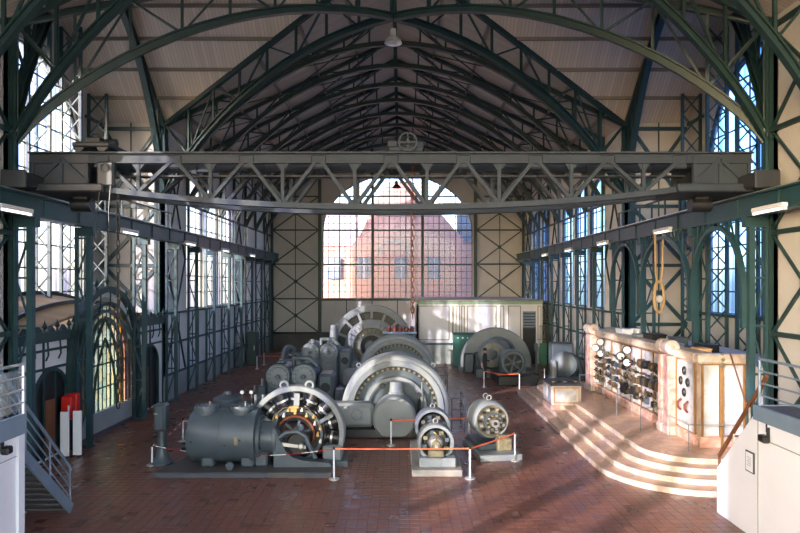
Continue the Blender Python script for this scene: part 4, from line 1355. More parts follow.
# small flywheel pump left of the farther engine
pw = thing('flywheel_pump', 'narrow dark flywheel on a pedestal left of the farther engine block', 'flywheel', (-6.2, 37.2, 0))
MB().lathe([(.42, -.1), (.62, -.1), (.62, .1), (.42, .1)], (-6.2, 37.2, 1.55), (1, -.5, 0), 26, None, True).build('rim', M['machinemid'], pw, True)
MB().lathe([(0, -.35), (.08, -.35), (.08, .35), (0, .35)], (-6.2, 37.2, 1.55), (1, -.5, 0), 12).build('shaft', M['steel'], pw, True)
mb = MB()
ax = V(1, -.5, 0).normalized(); e1 = V(0, 0, 1); e2 = ax.cross(e1)
for k in range(5):
    d = e1*math.cos(2*PI*k/5) + e2*math.sin(2*PI*k/5)
    mb.beam(V(-6.2, 37.2, 1.55), V(-6.2, 37.2, 1.55) + d*.45, .06, .06)
mb.build('spokes', M['machinemid'], pw)
MB().cham(-6.5, -5.6, 36.9, 37.9, 0, 1.35, .1).build('pedestal', M['machinedk'], pw)
MB().cham(-6.0, -5.3, 37.3, 37.9, 1.35, 1.75, .06).build('bearing', M['machinedk'], pw)

# ---- large open generator at the back -----------------------------------------------------
bg = thing('ring_generator', 'tall open ring generator with radial arms at the back of the hall', 'generator', (-1.74, 44.9, 0))
c = V(-1.74, 45.0, 1.35)
A = M['machine']
MB().lathe([(2.4, -.3), (2.44, -.36), (2.82, -.36), (2.88, -.3), (2.88, .6), (2.4, .6)], c, 'Y', 64, 0, True).build('stator_ring', A, bg, True)
MB().lathe([(1.9, -.1), (2.42, -.1), (2.42, .4), (1.9, .4)], c, 'Y', 56, 0, True).build('winding', M['black'], bg, True)
for k in range(9):
    a = math.radians(-2 + 23 * k)
    d = V(math.cos(a), 0, math.sin(a))
    MB().beam(c + d*1.75 + V(0, -.4, 0), c + d*2.6 + V(0, -.4, 0), .12, .17, (0, 1, 0)).build('arm', A, bg)
MB().lathe([(1.25, -.5), (1.3, -.6), (1.7, -.6), (1.88, -.5), (1.88, -.1), (1.25, -.1)], c, 'Y', 56, 0, True).build('brush_shield', A, bg, True)
mb = MB()
for k in range(13):
    for q in range(3):
        if k in (5, 6, 7):
            continue
        a = math.radians(20 + 140 * k / 12)
        R = 1.4 + q * .12
        mb.box(c + V(R*math.cos(a), -.61, R*math.sin(a)), (.07, .04, .07))
mb.build('shield_holes', M['brownceramic'], bg, kind='stuff')
MB().lathe([(.9, -.3), (1.25, -.3), (1.25, -.1), (.9, -.1)], c, 'Y', 48, 0, True).build('commutator', M['oilbrass'], bg, True)
for k in range(11):
    a = math.radians(10 + 16 * k)
    d = V(math.cos(a), 0, math.sin(a))
    MB().beam(c + d*.95 + V(0, -.38, 0), c + d*1.26 + V(0, -.38, 0), .1, .08, (0, 1, 0)).build('brush_holder', M['machinedk'], bg)
MB().lathe([(.78, -.6), (.92, -.62), (.92, -.2), (.78, -.2)], c, 'Y', 40, 0, True).build('inner_ring', A, bg, True)
MB().lathe([(0, -.1), (.8, -.1), (.8, 0), (0, 0)], c, 'Y', 40, 0).build('armature', M['black'], bg, True)
MB().lathe([(0, -.9), (.3, -.88), (.38, -.7), (.4, -.1), (0, -.1)], c + V(-.1, 0, 0), 'Y', 24).build('bearing', A, bg, True)
MB().cham(-2.4, -1.2, 43.6, 44.4, 0, .9, .1).build('bearing_foot', A, bg)
for q, (x, z, h) in enumerate(((-4.15, .4, 1.3), (-4.3, .0, 2.9), (-3.7, .0, 1.2))):
    MB().lathe([(0, z), (.3, z), (.32, z + h*.6), (.22, z + h), (0, z + h)], (x, 43.6 + q*.2, 0), 'Z', 18).build('pipe_pot', A, bg, True)

# insulator stand
iss = thing('insulator_stand', 'teal switch stand with five reddish brown insulators in a row', 'switch gear', (-.2, 40.2, 0))
MB().cham(-.75, 1.2, 39.9, 40.6, 0, 2.6, .04).build('cabinet', M['greendk'], iss)
MB().cham(-.85, 1.3, 39.8, 40.7, 2.6, 2.7, .03).build('shelf', M['bluegrey'], iss)
for k in range(5):
    MB().lathe([(0, 0), (.13, 0), (.13, .1), (.16, .12), (.16, .22), (.12, .24), (.12, .34), (0, .36)], (-.45 + k*.36, 40.2, 2.7), 'Z', 16).build('insulator', M['brownceramic'], iss, True)

# ---- covered flywheel set on the right -----------------------------------------------------
fw = thing('covered_flywheel', 'big grey half disc flywheel cover beyond the person in dark clothes', 'flywheel', (6.5, 42, 0))
c = V(6.5, 42.0, .55)
MB().lathe([(0, -.35), (2.2, -.35), (2.3, -.28), (2.3, .3), (2.2, .38), (0, .38)], c, 'Y', 60, 0).build('cover', M['machine'], fw, True)
MB().b2(4.1, 8.9, 41.5, 42.5, 0, .3).build('base', M['machinedk'], fw)
MB().tube([(6.5, 41.9, 2.84), (6.5, 41.9, 3.0)], .05, 8).build('lifting_eye', M['machine'], fw)
MB().cham(4.35, 5.0, 41.0, 41.6, 0, 1.25, .08).build('bearing_stand', M['machinedk'], fw)
MB().cham(5.05, 5.35, 41.1, 41.6, 0, 1.3, .06).build('bearing_stand', M['machinedk'], fw)
mb = MB(); bolts(mb, c + V(0, -.35, 0), 2.05, 40, 'Y', .04, -.04, .0); mb2 = MB()
fw_b = [i for i in mb.v]
mb.v = [(x, y, max(z, .02)) for x, y, z in mb.v]
mb.build('cover_bolts', M['machine'], fw, kind='stuff')

mo = thing('flywheel_motor', 'dark spoked motor on a black plinth in front of the flywheel cover', 'motor', (6.75, 37.5, 0))
MB().cham(5.75, 7.95, 35.8, 39.4, 0, .55, .05).build('plinth', M['black'], mo)
c = V(6.75, 37.3, 1.15)
MB().lathe([(.5, -.5), (.55, -.55), (.66, -.55), (.74, -.45), (.74, .5), (.5, .5)], c, 'Y', 36, .55, True).build('casing', M['machinedk'], mo, True)
MB().disc(.5, c, .0, .1, 'Y', 30, .55).build('rotor', M['black'], mo, True)
for k in range(6):
    a = k * PI / 3 + .26
    MB().beam(c + V(0, -.5, 0), c + V(.58*math.cos(a), -.5, .58*math.sin(a)), .07, .09, (0, 1, 0)).build('spoke', M['machinedk'], mo)
MB().disc(.14, c, -.62, -.3, 'Y', 18, b=.03).build('hub', M['machinedk'], mo, True)
for x in (6.05, 7.2):
    MB().cham(x, x + .3, 36.9, 37.8, .55, .95, .04).build('foot', M['machinedk'], mo)
c2 = V(5.95, 39.6, 1.35)
MB().lathe([(.3, -.35), (.75, -.35), (.85, -.2), (.85, .5), (.3, .5)], c2, 'Y', 34, .5, True).build('rear_rotor', M['machinemid'], mo, True)
for k in range(22):
    a = 2*PI*k/22
    z = c2.z + .55*math.sin(a)
    if z > .75:
        MB().beam(c2 + V(.42*math.cos(a), -.42, .42*math.sin(a)), c2 + V(.72*math.cos(a), -.36, .72*math.sin(a)), .05, .07, (0, 1, 0)).build('rotor_finger', M['oilbrass'], mo)
MB().lathe([(.86, -.25), (1.02, -.2), (1.02, .6), (.86, .6)], c2 + V(.5, .5, 0), 'Y', 36, .5, True).build('rear_stator', M['machinedk'], mo, True)
MB().b2(4.9, 7.6, 39.0, 40.6, 0, .5).build('rear_plinth', M['machinedk'], mo)
le = thing('hand_lever', 'thin dark control lever standing right of the spoked motor', 'lever', (8.75, 40.0, 0))
MB().disc(.16, (8.75, 40, 0), 0, .12, 'Z', 14).build('base', M['black'], le)
MB().tube([(8.75, 40, .1), (8.75, 40, 1.7)], .06, 8).build('shaft', M['machinedk'], le, True)
MB().cham(8.63, 8.87, 39.9, 40.1, 1.5, 2.0, .05).build('head', M['machinedk'], le)

# grey pump casing behind the control platform
pc = thing('pump_casing', 'grey round pump casing behind the marble steps near the right wall', 'pump', (9.5, 36.4, 0))
MB().lathe([(.3, -.45), (.62, -.4), (.72, -.2), (.72, .4), (.5, .5), (0, .5)], (9.6, 36.2, 1.15), (-.5, -1, .1), 30).build('casing', M['machinedk'], pc, True)
MB().lathe([(0, -.2), (.3, -.2), (.3, -.45), (.36, -.46), (.36, -.3)], (9.6, 36.2, 1.15), (-.5, -1, .1), 24).build('inlet', M['black'], pc, True)
MB().cham(8.75, 9.05, 35.7, 36.4, .2, 1.45, .12).build('end_flange', M['machine'], pc)
MB().cham(8.9, 10.3, 35.6, 37.0, 0, .5, .05).build('base', M['machinedk'], pc)
MB().cham(9.0, 10.2, 36.8, 37.8, 0, 2.3, .05).build('rear_case', M['machinedk'], pc)

# ---- two small motor sets in the middle foreground ------------------------------------------
ma = thing('motor_set', 'twin arched motor generator on a stone slab behind the white barrier post', 'motor', (1.35, 20.6, 0))
MB().cham(.62, 2.12, 18.9, 22.6, 0, .2, .02).build('stone_slab', M['concrete'], ma)
MB().cham(.85, 1.95, 19.15, 22.2, .2, .48, .03).build('bed_plate', M['machine'], ma)
for i, (y, r, zc_) in enumerate(((19.7, .57, .86), (21.5, .6, .95))):
    c = V(1.36, y, zc_)
    MB().lathe([(r - .12, -.22), (r - .1, -.26), (r - .02, -.26), (r, -.2), (r, .28), (r - .04, .34), (r - .12, .34)], c, 'Y', 44, .48, True).build('yoke', M['machine'], ma, True)
    MB().lathe([(0, -.1), (r - .2, -.1), (r - .16, -.02), (r - .16, .3), (0, .3)], c, 'Y', 36, .48).build('armature', M['black'], ma, True)
    MB().lathe([(0, -.34), (.16, -.34), (.2, -.3), (.24, -.1), (0, -.1)], c, 'Y', 26).build('commutator', M['steel'], ma, True)
    for k in range(8):
        a = k * PI / 4 + .3
        z = c.z + .34*math.sin(a)
        if z > .52:
            MB().box((c.x + .36*math.cos(a), y - .18, z), (.13, .14, .11)).build('field_coil', M['oilbrass'] if k % 2 else M['machinedk'], ma)
    eyebolt(ma, (c.x, y, c.z + r + .06), .07, M['steel'], (0, 1, 0), .022)
MB().cham(1.12, 1.6, 19.18, 19.45, .48, .72, .04).build('bearing_stand', M['oilbrass'], ma)
MB().disc(.14, (1.36, 19.36, .84), -.16, .12, 'Y', 20, b=.03).build('bearing', M['oilbrass'], ma, True)
MB().disc(.05, (1.36, 19.36, .84), -.26, -.1, 'Y', 14).build('shaft_end', M['steel'], ma, True)
MB().tube([(1.36, 19.3, .95), (1.36, 19.2, 1.2), (1.3, 19.25, 1.24)], .025, 6).build('oil_cup', M['brass'], ma, True)

mbt = thing('motor_drum', 'tilted round motor with a ring of brass brush gear on a small bed', 'motor', (0, 0, 0))
A = M['machine']
MB().cham(-.7, .7, -.75, 1.5, 0, .2, .02).build('bed', M['machine'], mbt)
MB().cham(-.6, .3, -.1, 1.4, .2, .42, .03).build('bed_plate', M['machinedk'], mbt)
c = V(-.05, .4, 1.12)
MB().lathe([(.5, -.26), (.55, -.28), (.6, -.22), (.63, -.05), (.64, .4), (.6, .68), (.5, .76), (0, .78)], c, 'Y', 44, .22).build('casing', A, mbt, True)
MB().lathe([(0, -.16), (.5, -.2), (.5, -.26), (.52, -.27)], c, 'Y', 40).build('end_shield', M['oilbrass'], mbt, True)
for k in range(16):
    a = 2*PI*k/16
    MB().box(c + V(.4*math.cos(a), -.27, .4*math.sin(a)), (.1, .12, .08), 0).build('brush_holder', M['steel'] if k % 2 else M['black'], mbt)
MB().lathe([(.2, -.28), (.26, -.34), (.3, -.34), (.3, -.2)], c + V(.03, -.06, -.03), 'Y', 32).build('brush_ring', M['machinedk'], mbt, True)
for k in range(10):
    a = 2*PI*k/10
    MB().box(c + V(.03 + .23*math.cos(a), -.42, -.03 + .23*math.sin(a)), (.07, .08, .05)).build('brush', M['brass'] if k % 2 else M['steel'], mbt)
MB().lathe([(0, -.44), (.09, -.44), (.1, -.5), (.13, -.5), (.14, -.4), (.14, -.2)], c + V(.04, -.06, -.04), 'Y', 24).build('shaft_end', M['steel'], mbt, True)
MB().disc(.055, c + V(.04, -.06, -.04), -.505, -.44, 'Y', 16).build('shaft_bore', M['black'], mbt, True)
MB().cham(.0, .5, -.35, .0, .2, .62, .04).build('bearing_stand', M['oilbrass'], mbt)
MB().cham(.05, .42, -.3, -.05, .62, .72, .03).build('bearing_cap', M['oilbrass'], mbt)
for y in (.5, .9):
    eyebolt(mbt, (-.05, y, 1.83), .08, M['steel'], (0, 1, 0), .025)
mbt.location = (3.42, 21.3, 0)
mbt.rotation_euler = (0, 0, math.radians(9))

# ---- green lever pedestal left of the compressor ----------------------------------------------
lp = thing('control_pedestal', 'dark green flared control pedestal with a box head left of the compressor', 'pedestal', (-7.3, 20.35, 0))
MB().lathe([(0, 0), (.36, 0), (.36, .05), (.28, .12), (.2, .28), (.16, .55), (.14, 1.0), (.15, 1.08), (0, 1.08)], (-7.3, 20.35, 0), 'Z', 28).build('foot', D, lp, True)
MB().cham(-7.5, -7.12, 20.1, 20.6, 1.05, 1.92, .08).build('head', D, lp)
MB().box((-7.4, 20.09, 1.62), (.1, .02, .05)).build('maker_plate', M['steel'], lp)
MB().disc(.09, (-7.47, 20.3, .92), -.06, .06, 'X', 14).build('clamp_knob', M['black'], lp, True)

# ------------------------------------------------------------------ control platform of marble steps
def rounded(x0, x1, y0, y1, r, r2):
    """plan outline, rounded at the near-left and far-left corners"""
    p = [(x1, y0)]
    p = [(x0 + r - r*math.sin(a), y0 + r - r*math.cos(a)) for a in [PI/2*i/12 for i in range(13)]]
    q = [(x0 + r2 - r2*math.cos(a), y1 - r2 + r2*math.sin(a)) for a in [PI/2*i/8 for i in range(9)]]
    return [(x1, y0)] + p + q + [(x1, y1)]
cp = thing('control_platform', 'curved marble platform of four broad steps below the switchboard', 'platform', (9, 25, 0))
SH, STD = .165, .46
for i in range(4):
    x0, y0, y1 = 6.35 + STD*i, 17.1 + STD*i, 34.0 - .3*i
    poly = rounded(x0, 10.36, y0, y1, 2.6 - .35*i, .9)[::-1]
    mb = MB()
    mb.prism(poly, SH*i, SH*(i+1) - .05, 0)
    mb.build('step', M['marble_tread'], cp)
    poly = rounded(x0 - .04, 10.36, y0 - .04, y1 + .02, 2.6 - .35*i, .9)[::-1]
    mb = MB()
    mb.prism(poly, SH*(i+1) - .09, SH*(i+1), 1)
    mb.build('step_slab', [M['marble_cream'], M['marble_tread']], cp)
PZ = .66
# rim in cream around the bottom risers
for i in range(4):
    x0, y0, y1 = 6.35 + STD*i, 17.1 + STD*i, 34.0 - .3*i
    pts = rounded(x0 - .015, 10.36, y0 - .015, y1 + .01, 2.6 - .35*i, .9)
    MB().sweep([V(x, y, SH*i + .05) for x, y in pts], .1, .03, (0, 0, 1)).build('riser', M['marble_cream'], cp)

# ---- marble desk on the steps
dk = thing('marble_desk', 'low marble desk with gilt border standing on the far end of the steps', 'desk', (7.4, 28.0, .32))
MB().b2(6.72, 8.05, 27.35, 29.1, .32, .52).build('base', M['marble_pink'], dk)
MB().cham(6.76, 8.01, 27.38, 29.05, .52, 1.34, .02).build('body', M['marble_cream'], dk)
MB().cham(6.7, 8.07, 27.32, 29.12, 1.34, 1.42, .02).build('top', M['slate'], dk)
for a, b, c_, d in ((6.84, 7.93, .6, .63), (6.84, 7.93, 1.24, 1.27), (6.84, 6.87, .6, 1.27), (7.9, 7.93, .6, 1.27)):
    MB().b2(a, b, 27.36, 27.385, c_, d).build('gilt_strip', M['gold'], dk)
MB().b2(6.98, 7.79, 27.365, 27.385, .72, 1.15).build('inset_panel', M['marble_white'], dk)
for k in range(5):
    MB().disc(.07, (6.95 + k*.24, 27.9, 1.42), 0, .05 + .03*(k % 2), 'Z', 14).build('dial', M['black'] if k % 2 else M['brass'], dk, True)
for y0 in (27.45, 28.25):
    MB().b2(6.74, 6.765, y0, y0 + .7, .6, 1.27).build('side_panel', M['marble_white'], dk)

# ---- switchboard
XB = 9.5
sb = thing('switchboard', 'long white marble switchboard with gilt frames covered in instruments and dials', 'switchboard', (10.2, 25, PZ))
ZB = 3.55
MB().b2(XB + .05, 10.34, 19.75, 31.6, PZ, 3.3).build('body', M['marble_cream'], sb)
MB().cham(XB - .08, XB + .1, 19.95, 31.6, PZ, 1.0, .03).build('base_course', M['marble_pink'], sb)
MB().cham(XB - .03, 11.0, 19.62, 19.8, PZ, 1.0, .03).build('base_course', M['marble_pink'], sb)
MB().cham(XB - .1, XB + .55, 19.9, 31.65, 3.25, ZB, .06).build('cornice', M['marble_cream'], sb)
MB().cham(XB - .1, 11.0, 19.55, 19.9, 3.25, ZB, .06).build('cornice', M['marble_cream'], sb)
for ya, yb in ((19.8, 22.15), (22.65, 26.95), (27.45, 30.75)):
    MB().b2(XB + .3, 11.0, ya, yb, 3.3, 3.42).build('top_cover', M['wainscot'], sb)
rng = random.Random(11)
def device(y, z, parent):
    """one switch, relay or meter fixed to the panel"""
    k = rng.randrange(5)
    m = M[rng.choice(('black', 'bronze', 'bronze', 'oilbrass', 'machinedk'))]
    mb = MB()
    if k == 0:
        mb.disc(.09, (XB, y, z), -.14, 0, 'X', 14)
    elif k == 1:
        mb.cham(XB - .16, XB, y - .09, y + .09, z - .12, z + .1, .02)
    elif k == 2:
        mb.b2(XB - .05, XB, y - .05, y + .05, z - .14, z + .14).beam((XB - .05, y, z - .1), (XB - .22, y, z + .06), .03, .03)
        mb.disc(.035, (XB - .22, y, z + .07), -.03, .03, 'X', 8)
    elif k == 3:
        mb.disc(.12, (XB, y, z), -.08, 0, 'X', 16).disc(.03, (XB, y, z), -.16, -.08, 'X', 8)
    else:
        mb.b2(XB - .04, XB, y - .1, y + .1, z - .04, z + .04)
        for q in (-.07, .07):
            mb.disc(.035, (XB, y + q, z), -.14, -.04, 'X', 8)
    mb.build('instrument', m, parent)
NP = 7
y_a, y_b = 22.15, 30.15
pwid = (y_b - y_a) / NP
rows_z = (2.62, 2.3, 1.98, 1.66, 1.36)
for p in range(NP):
    ya, yb = y_a + pwid*p, y_a + pwid*(p + 1)
    pn = MB().cham(XB - .01, XB + .06, ya + .05, yb - .05, 1.05, 3.2, .01).build('marble_panel', M['marble_white'], sb)
    MB().b2(XB - .04, XB + .02, ya - .03, ya + .03, 1.0, 3.3).build('gilt_strip', M['gold'], sb)
    if p % 2 == 1:
        pts = [V(XB - .03, (ya+yb)/2 - .3*math.cos(PI*i/10), 3.26 + .22*math.sin(PI*i/10)) for i in range(11)]
        MB().sweep(pts, .06, .05, (1, 0, 0)).build('gilt_bow', M['gold'], sb)
    for r_i, z in enumerate(rows_z):
        dense = 5 if r_i in (1, 2) else 4
        for q in range(dense):
            if rng.random() < .82:
                device(ya + .16 + (pwid - .32) * q / (dense - 1) + rng.uniform(-.03, .03), z + rng.uniform(-.04, .04), pn)
    if p in (0, 1):
        for q in range(4):
            MB().cham(XB - .24, XB, ya + .14 + q*.24, ya + .3 + q*.24, 1.9, 2.22, .03).build('relay_box', M['bronze'] if q % 2 else M['black'], pn)
    if p in (0, 1):
        for q in range(2):
            MB().disc(.16, (XB, ya + .3 + q*.5, 2.72), -.3, 0, 'X', 16, b=.04).build('big_relay', M['bronze'] if q else M['black'], pn, True)
    if p in (2, 3):
        MB().cham(XB - .2, XB, ya + .25, ya + .75, 1.25, 1.7, .03).build('black_box', M['black'], pn)
MB().b2(XB - .04, XB + .02, y_b - .03, y_b + .03, 1.0, 3.3).build('gilt_strip', M['gold'], sb)
MB().b2(XB - .04, XB + .02, y_a, y_b, 1.0, 1.05).build('gilt_strip', M['gold'], sb)
MB().b2(XB - .04, XB + .02, y_a, y_b, 3.2, 3.24).build('gilt_strip', M['gold'], sb)
# round white meters on swing brackets
for y, z in ((29.6, 2.74), (28.9, 3.08), (28.9, 2.56), (26.2, 2.75), (25.5, 3.07), (25.5, 2.57)):
    c = V(XB - .2, y, z)
    ax = (-.35, -1, 0)
    mt = MB().lathe([(0, .0), (.15, .0), (.17, .04), (.17, .1), (0, .1)], c, (.35, 1, 0), 22).build('meter', M['black'], sb, True)
    MB().lathe([(0, -.012), (.14, -.012), (.14, .01)], c, (.35, 1, 0), 22).build('dial', M['whitepaint'], mt)
    MB().beam(c + V(0, 0, -.02), c + V(-.03, .0, .09), .01, .012).build('needle', M['black'], mt)
    MB().beam(c + V(.05, .1, 0), (XB, y + .12, z), .04, .04).build('bracket', M['brass'], mt)
# pillars with volutes
for y, w in ((21.55, .2), (22.05, .16), (30.25, .16), (30.7, .2)):
    pl = MB().cham(XB - .3, XB + .25, y - w, y + w, PZ, 3.3, .04).build('pillar', M['marble_pink'], sb)
    MB().cham(XB - .34, XB + .3, y - w - .04, y + w + .04, PZ, .95, .03).build('pillar_foot', M['marble_cream'], pl)
    MB().disc(.25, (XB - .14, y, 3.58), -w - .03, w + .03, 'Y', 20, b=.03).build('volute', M['marble_cream'], pl, True)
    MB().disc(.08, (XB - .14, y, 3.58), -w - .06, -w - .03, 'Y', 14).build('volute_eye', M['marble_pink'], pl, True)
# short panel beyond each pillar pair, and the end facing the viewer
ep = MB().b2(XB - .01, XB + .06, 20.1, 21.3, 1.05, 3.2).build('marble_panel', M['marble_white'], sb)
for y, z in ((20.7, 2.9), (20.45, 2.55), (20.95, 2.55), (20.7, 2.2)):
    pts = [V(XB - .05, y + .09*math.cos(2*PI*k/14), z + .12*math.sin(2*PI*k/14)) for k in range(14)]
    MB().tube(pts, .03, 6, True).build('contact_ring', M['black'], ep)
for y in (20.45, 20.95):
    MB().tube([(XB - .03, y, 1.95), (XB - .14, y, 1.85), (XB - .14, y, 1.7), (XB - .05, y, 1.6)], .04, 8).build('switch_handle', M['brownceramic'], ep)
ep2 = MB().b2(XB - .01, XB + .06, 30.95, 31.55, 1.05, 3.2).build('marble_panel', M['marble_white'], sb)
for z in (1.5, 1.9, 2.3, 2.7):
    device(31.2, z, ep2)
for y in (20.0, 21.32, 30.92, 31.57):
    MB().b2(XB - .04, XB + .02, y - .03, y + .03, 1.0, 3.25).build('gilt_strip', M['gold'], sb)
YS = 19.72
MB().b2(9.62, 10.08, YS - .03, YS + .03, 1.05, 3.22).build('marble_panel', M['marble_white'], sb)
MB().b2(10.2, 10.82, YS - .03, YS + .03, 1.05, 3.22).build('marble_panel', M['marble_white'], sb)
for x in (9.57, 10.85):
    MB().b2(x - .025, x + .025, YS - .06, YS, 1.0, 3.25).build('gilt_strip', M['gold'], sb)
cpst = MB().b2(10.1, 10.18, YS - .12, YS, PZ, 3.3).build('gilt_post', M['gold'], sb)
MB().lathe([(0, 0), (.07, 0), (.09, .08), (.06, .14), (.1, .24), (.05, .34), (.06, .4), (0, .46)], (10.14, YS - .1, 3.15), 'Z', 12).build('finial', M['oilbrass'], cpst, True)
MB().lathe([(0, 0), (.06, 0), (.07, .06), (.05, .1), (.08, .18), (0, .32)], (9.55, YS - .04, 3.2), 'Z', 12).build('finial', M['oilbrass'], sb, True)
MB().b2(9.57, 10.85, YS - .06, YS, 3.2, 3.24).build('gilt_strip', M['gold'], sb)

# low guard hoops in front of the board
for i, (y, x, l) in enumerate(((29.9, 8.9, .5), (27.6, 8.85, .55), (26.2, 8.85, .6), (24.5, 8.85, .6), (21.9, 8.85, .7))):
    g = thing('guard_hoop', '%s low steel guard hoop before the switchboard counted from the far end' % ORD[i], 'guard rail', (x, y, PZ), group='guard hoops before the switchboard')
    for q in (-l/2, l/2):
        MB().tube([(x + q, y, PZ), (x + q, y, PZ + .8)], .014, 8).build('upright', M['machinemid'], g, True)
    MB().tube([(x - l/2 - .02, y, PZ + .8), (x + l/2 + .02, y, PZ + .8)], .014, 8).build('top_bar', M['machinemid'], g, True)
g = thing('guard_rail', 'thin steel guard rail round the near corner of the switchboard', 'guard rail', (9.2, 19.2, PZ))
for x, y in ((8.95, 20.6), (8.95, 19.25), (10.6, 19.25)):
    MB().tube([(x, y, PZ), (x, y, PZ + .8)], .014, 8).build('upright', M['machinemid'], g, True)
MB().tube([(8.95, 20.6, PZ + .8), (8.95, 19.25, PZ + .8), (10.6, 19.25, PZ + .8)], .014, 8).build('top_bar', M['machinemid'], g, True)

# store of boxes lying on top of the switch room
sr = MB().b2(11.02, 13.1, 19.0, 30.6, 0, 3.2)
tag(sr.build('wall_switch_room', M['white_panel']), 'low flat-topped switch room behind the marble switchboard', 'wall', kind='structure')
def carton(x0, x1, y0, y1, h, m, label, z=3.42, nm='box'):
    b = thing(nm, label, 'box', ((x0+x1)/2, (y0+y1)/2, z), group='things stored on the switch room')
    MB().cham(x0, x1, y0, y1, z, z + h*.8, .01).build('body', M[m], b)
    MB().cham(x0 - .02, x1 + .02, y0 - .02, y1 + .02, z + h*.8, z + h, .01).build('lid', M[m], b)
carton(10.0, 10.6, 29.4, 30.6, .22, 'plinth', 'long pale flat box on the far end of the switchboard roof')
carton(9.9, 10.4, 27.8, 28.6, .32, 'whitepaint', 'white carton on the switchboard roof, farther of two')
carton(10.45, 10.95, 27.5, 28.2, .34, 'whitepaint', 'white carton on the switchboard roof, nearer of two')
carton(10.0, 10.7, 26.2, 26.9, .2, 'plinth', 'grey shallow case on the switchboard roof beside the white cartons')
carton(9.95, 10.5, 24.6, 25.5, .34, 'black', 'black equipment case on the switchboard roof under the rope sling')
carton(10.4, 10.9, 23.6, 24.2, .3, 'machinedk', 'dark grey equipment case on the switchboard roof behind the black one')
carton(9.9, 10.4, 22.8, 23.5, .16, 'bluegrey', 'flat blue grey plastic crate on the switchboard roof')
carton(10.4, 10.9, 21.3, 22.0, .26, 'black', 'small black case on the near end of the switchboard roof')
carton(10.0, 10.4, 20.8, 21.4, .18, 'wood', 'small brown carton on the near end of the switchboard roof')

# ------------------------------------------------------------------ white annex at the back right
an = thing('annex_cabin', 'white panelled cabin with green trim built against the far right corner', 'cabin', (6, 46, 0))
AY = 45.7
mb = MB()
X0, X1, D0, D1 = 1.4, 10.4, 9.0, 9.95
mb.b2(X0, D0, AY, AY + .15, 0, 4.45).b2(D1, X1, AY, AY + .15, 0, 4.45).b2(D0, D1, AY, AY + .15, 3.75, 4.45)
mb.b2(X0, X0 + .15, AY, YE - .3, 0, 4.45)
mb.build('wall_panel', M['white_panel'], an)
MB().b2(X0 - .15, X1, AY - .2, YE - .3, 4.45, 4.56).build('flat_roof', M['concrete'], an)
MB().b2(X0 - .05, X1, AY - .06, AY, 4.25, 4.45).build('green_frieze', mat('pale_green_paint', (140, 172, 140), .6, 0, .08, 2), an)
MB().b2(X0, 3.9, AY - .04, AY, 0, 1.35).b2(D1 + .02, X1, AY - .04, AY, 0, 1.2).build('dado', M['plinth'], an)
MB().b2(X0, X1 - 1.7, AY - .07, AY, 1.35, 1.5).build('green_band', M['green'], an)
for x0, x1 in ((1.55, 3.75), (4.2, 4.5), (5.0, 7.1), (7.35, 7.65), (7.95, 8.85), (10.05, 10.32), (1.2 + 2.75, 4.05), (4.6, 4.85)):
    pn = MB().b2(x0, x1, AY - .02, AY, 1.7, 4.15).build('panel', M['white_panel'], an)
    f = MB()
    f.b2(x0, x1, AY - .045, AY - .02, 1.7, 1.75).b2(x0, x1, AY - .045, AY - .02, 4.1, 4.15).b2(x0, x0 + .05, AY - .045, AY - .02, 1.75, 4.1).b2(x1 - .05, x1, AY - .045, AY - .02, 1.75, 4.1)
    f.build('panel_moulding', M['oilbrass'], pn)
dd = MB().b2(D0, D1, AY + .1, AY + .14, 0, 2.5).build('doorway', M['black'], an)  # black sheet painting the dark inside of the open doorway
MB().b2(D0, D1, AY + .05, AY + .1, 2.5, 2.6).build('door_transom', M['greendk'], dd)
for k in range(5):
    MB().b2(D0 + .05, D1 - .05, AY + .08, AY + .1, 2.68 + k*.21, 2.8 + k*.21).build('fanlight_pane', M['slate'], dd)
MB().b2(D0, D1, AY + .1, AY + .14, 2.5, 3.75).build('fanlight_back', M['bluegrey'], dd)
# teal cabinet and gate in front of the cabin
cbn = thing('teal_cabinet', 'teal metal cabinet with a row of round holes before the white cabin', 'cabinet', (4.8, 44.9, 0))
MB().cham(3.95, 6.2, 44.5, 45.3, 0, 2.2, .03).build('body', mat('teal_paint', (52, 118, 104), .45, 0, .08, 2), cbn)
MB().cham(3.9, 6.25, 44.45, 45.35, 2.2, 2.28, .02).build('top', M['green'], cbn)
for k in range(6):
    MB().disc(.06, (4.25 + k*.34, 44.5, 1.95), -.02, .01, 'Y', 12).build('vent_hole', M['whitepaint'], cbn)
for x in (4.7, 5.45):
    MB().b2(x - .01, x + .01, 44.48, 44.5, .1, 1.75).build('door_gap', M['greendk'], cbn)
gt = thing('gate', 'half green half barred swing gate beside the dark cabin doorway', 'gate', (10.4, 45.0, 0))
gtm = mat('gate_green', (70, 128, 100), .5, 0, .08, 2)
MB().b2(10.05, 10.55, 44.98, 45.03, .05, 1.55).build('lower_panel', gtm, gt)
for k in range(4):
    MB().b2(10.05 + k*.16, 10.08 + k*.16, 44.99, 45.02, 1.55, 2.75).build('bar', M['oilbrass'], gt)
MB().b2(10.03, 10.57, 44.98, 45.03, 2.72, 2.78).build('top_bar', M['oilbrass'], gt)
MB().b2(10.03, 10.57, 44.97, 45.04, 0, .06).build('bottom_bar', gtm, gt)

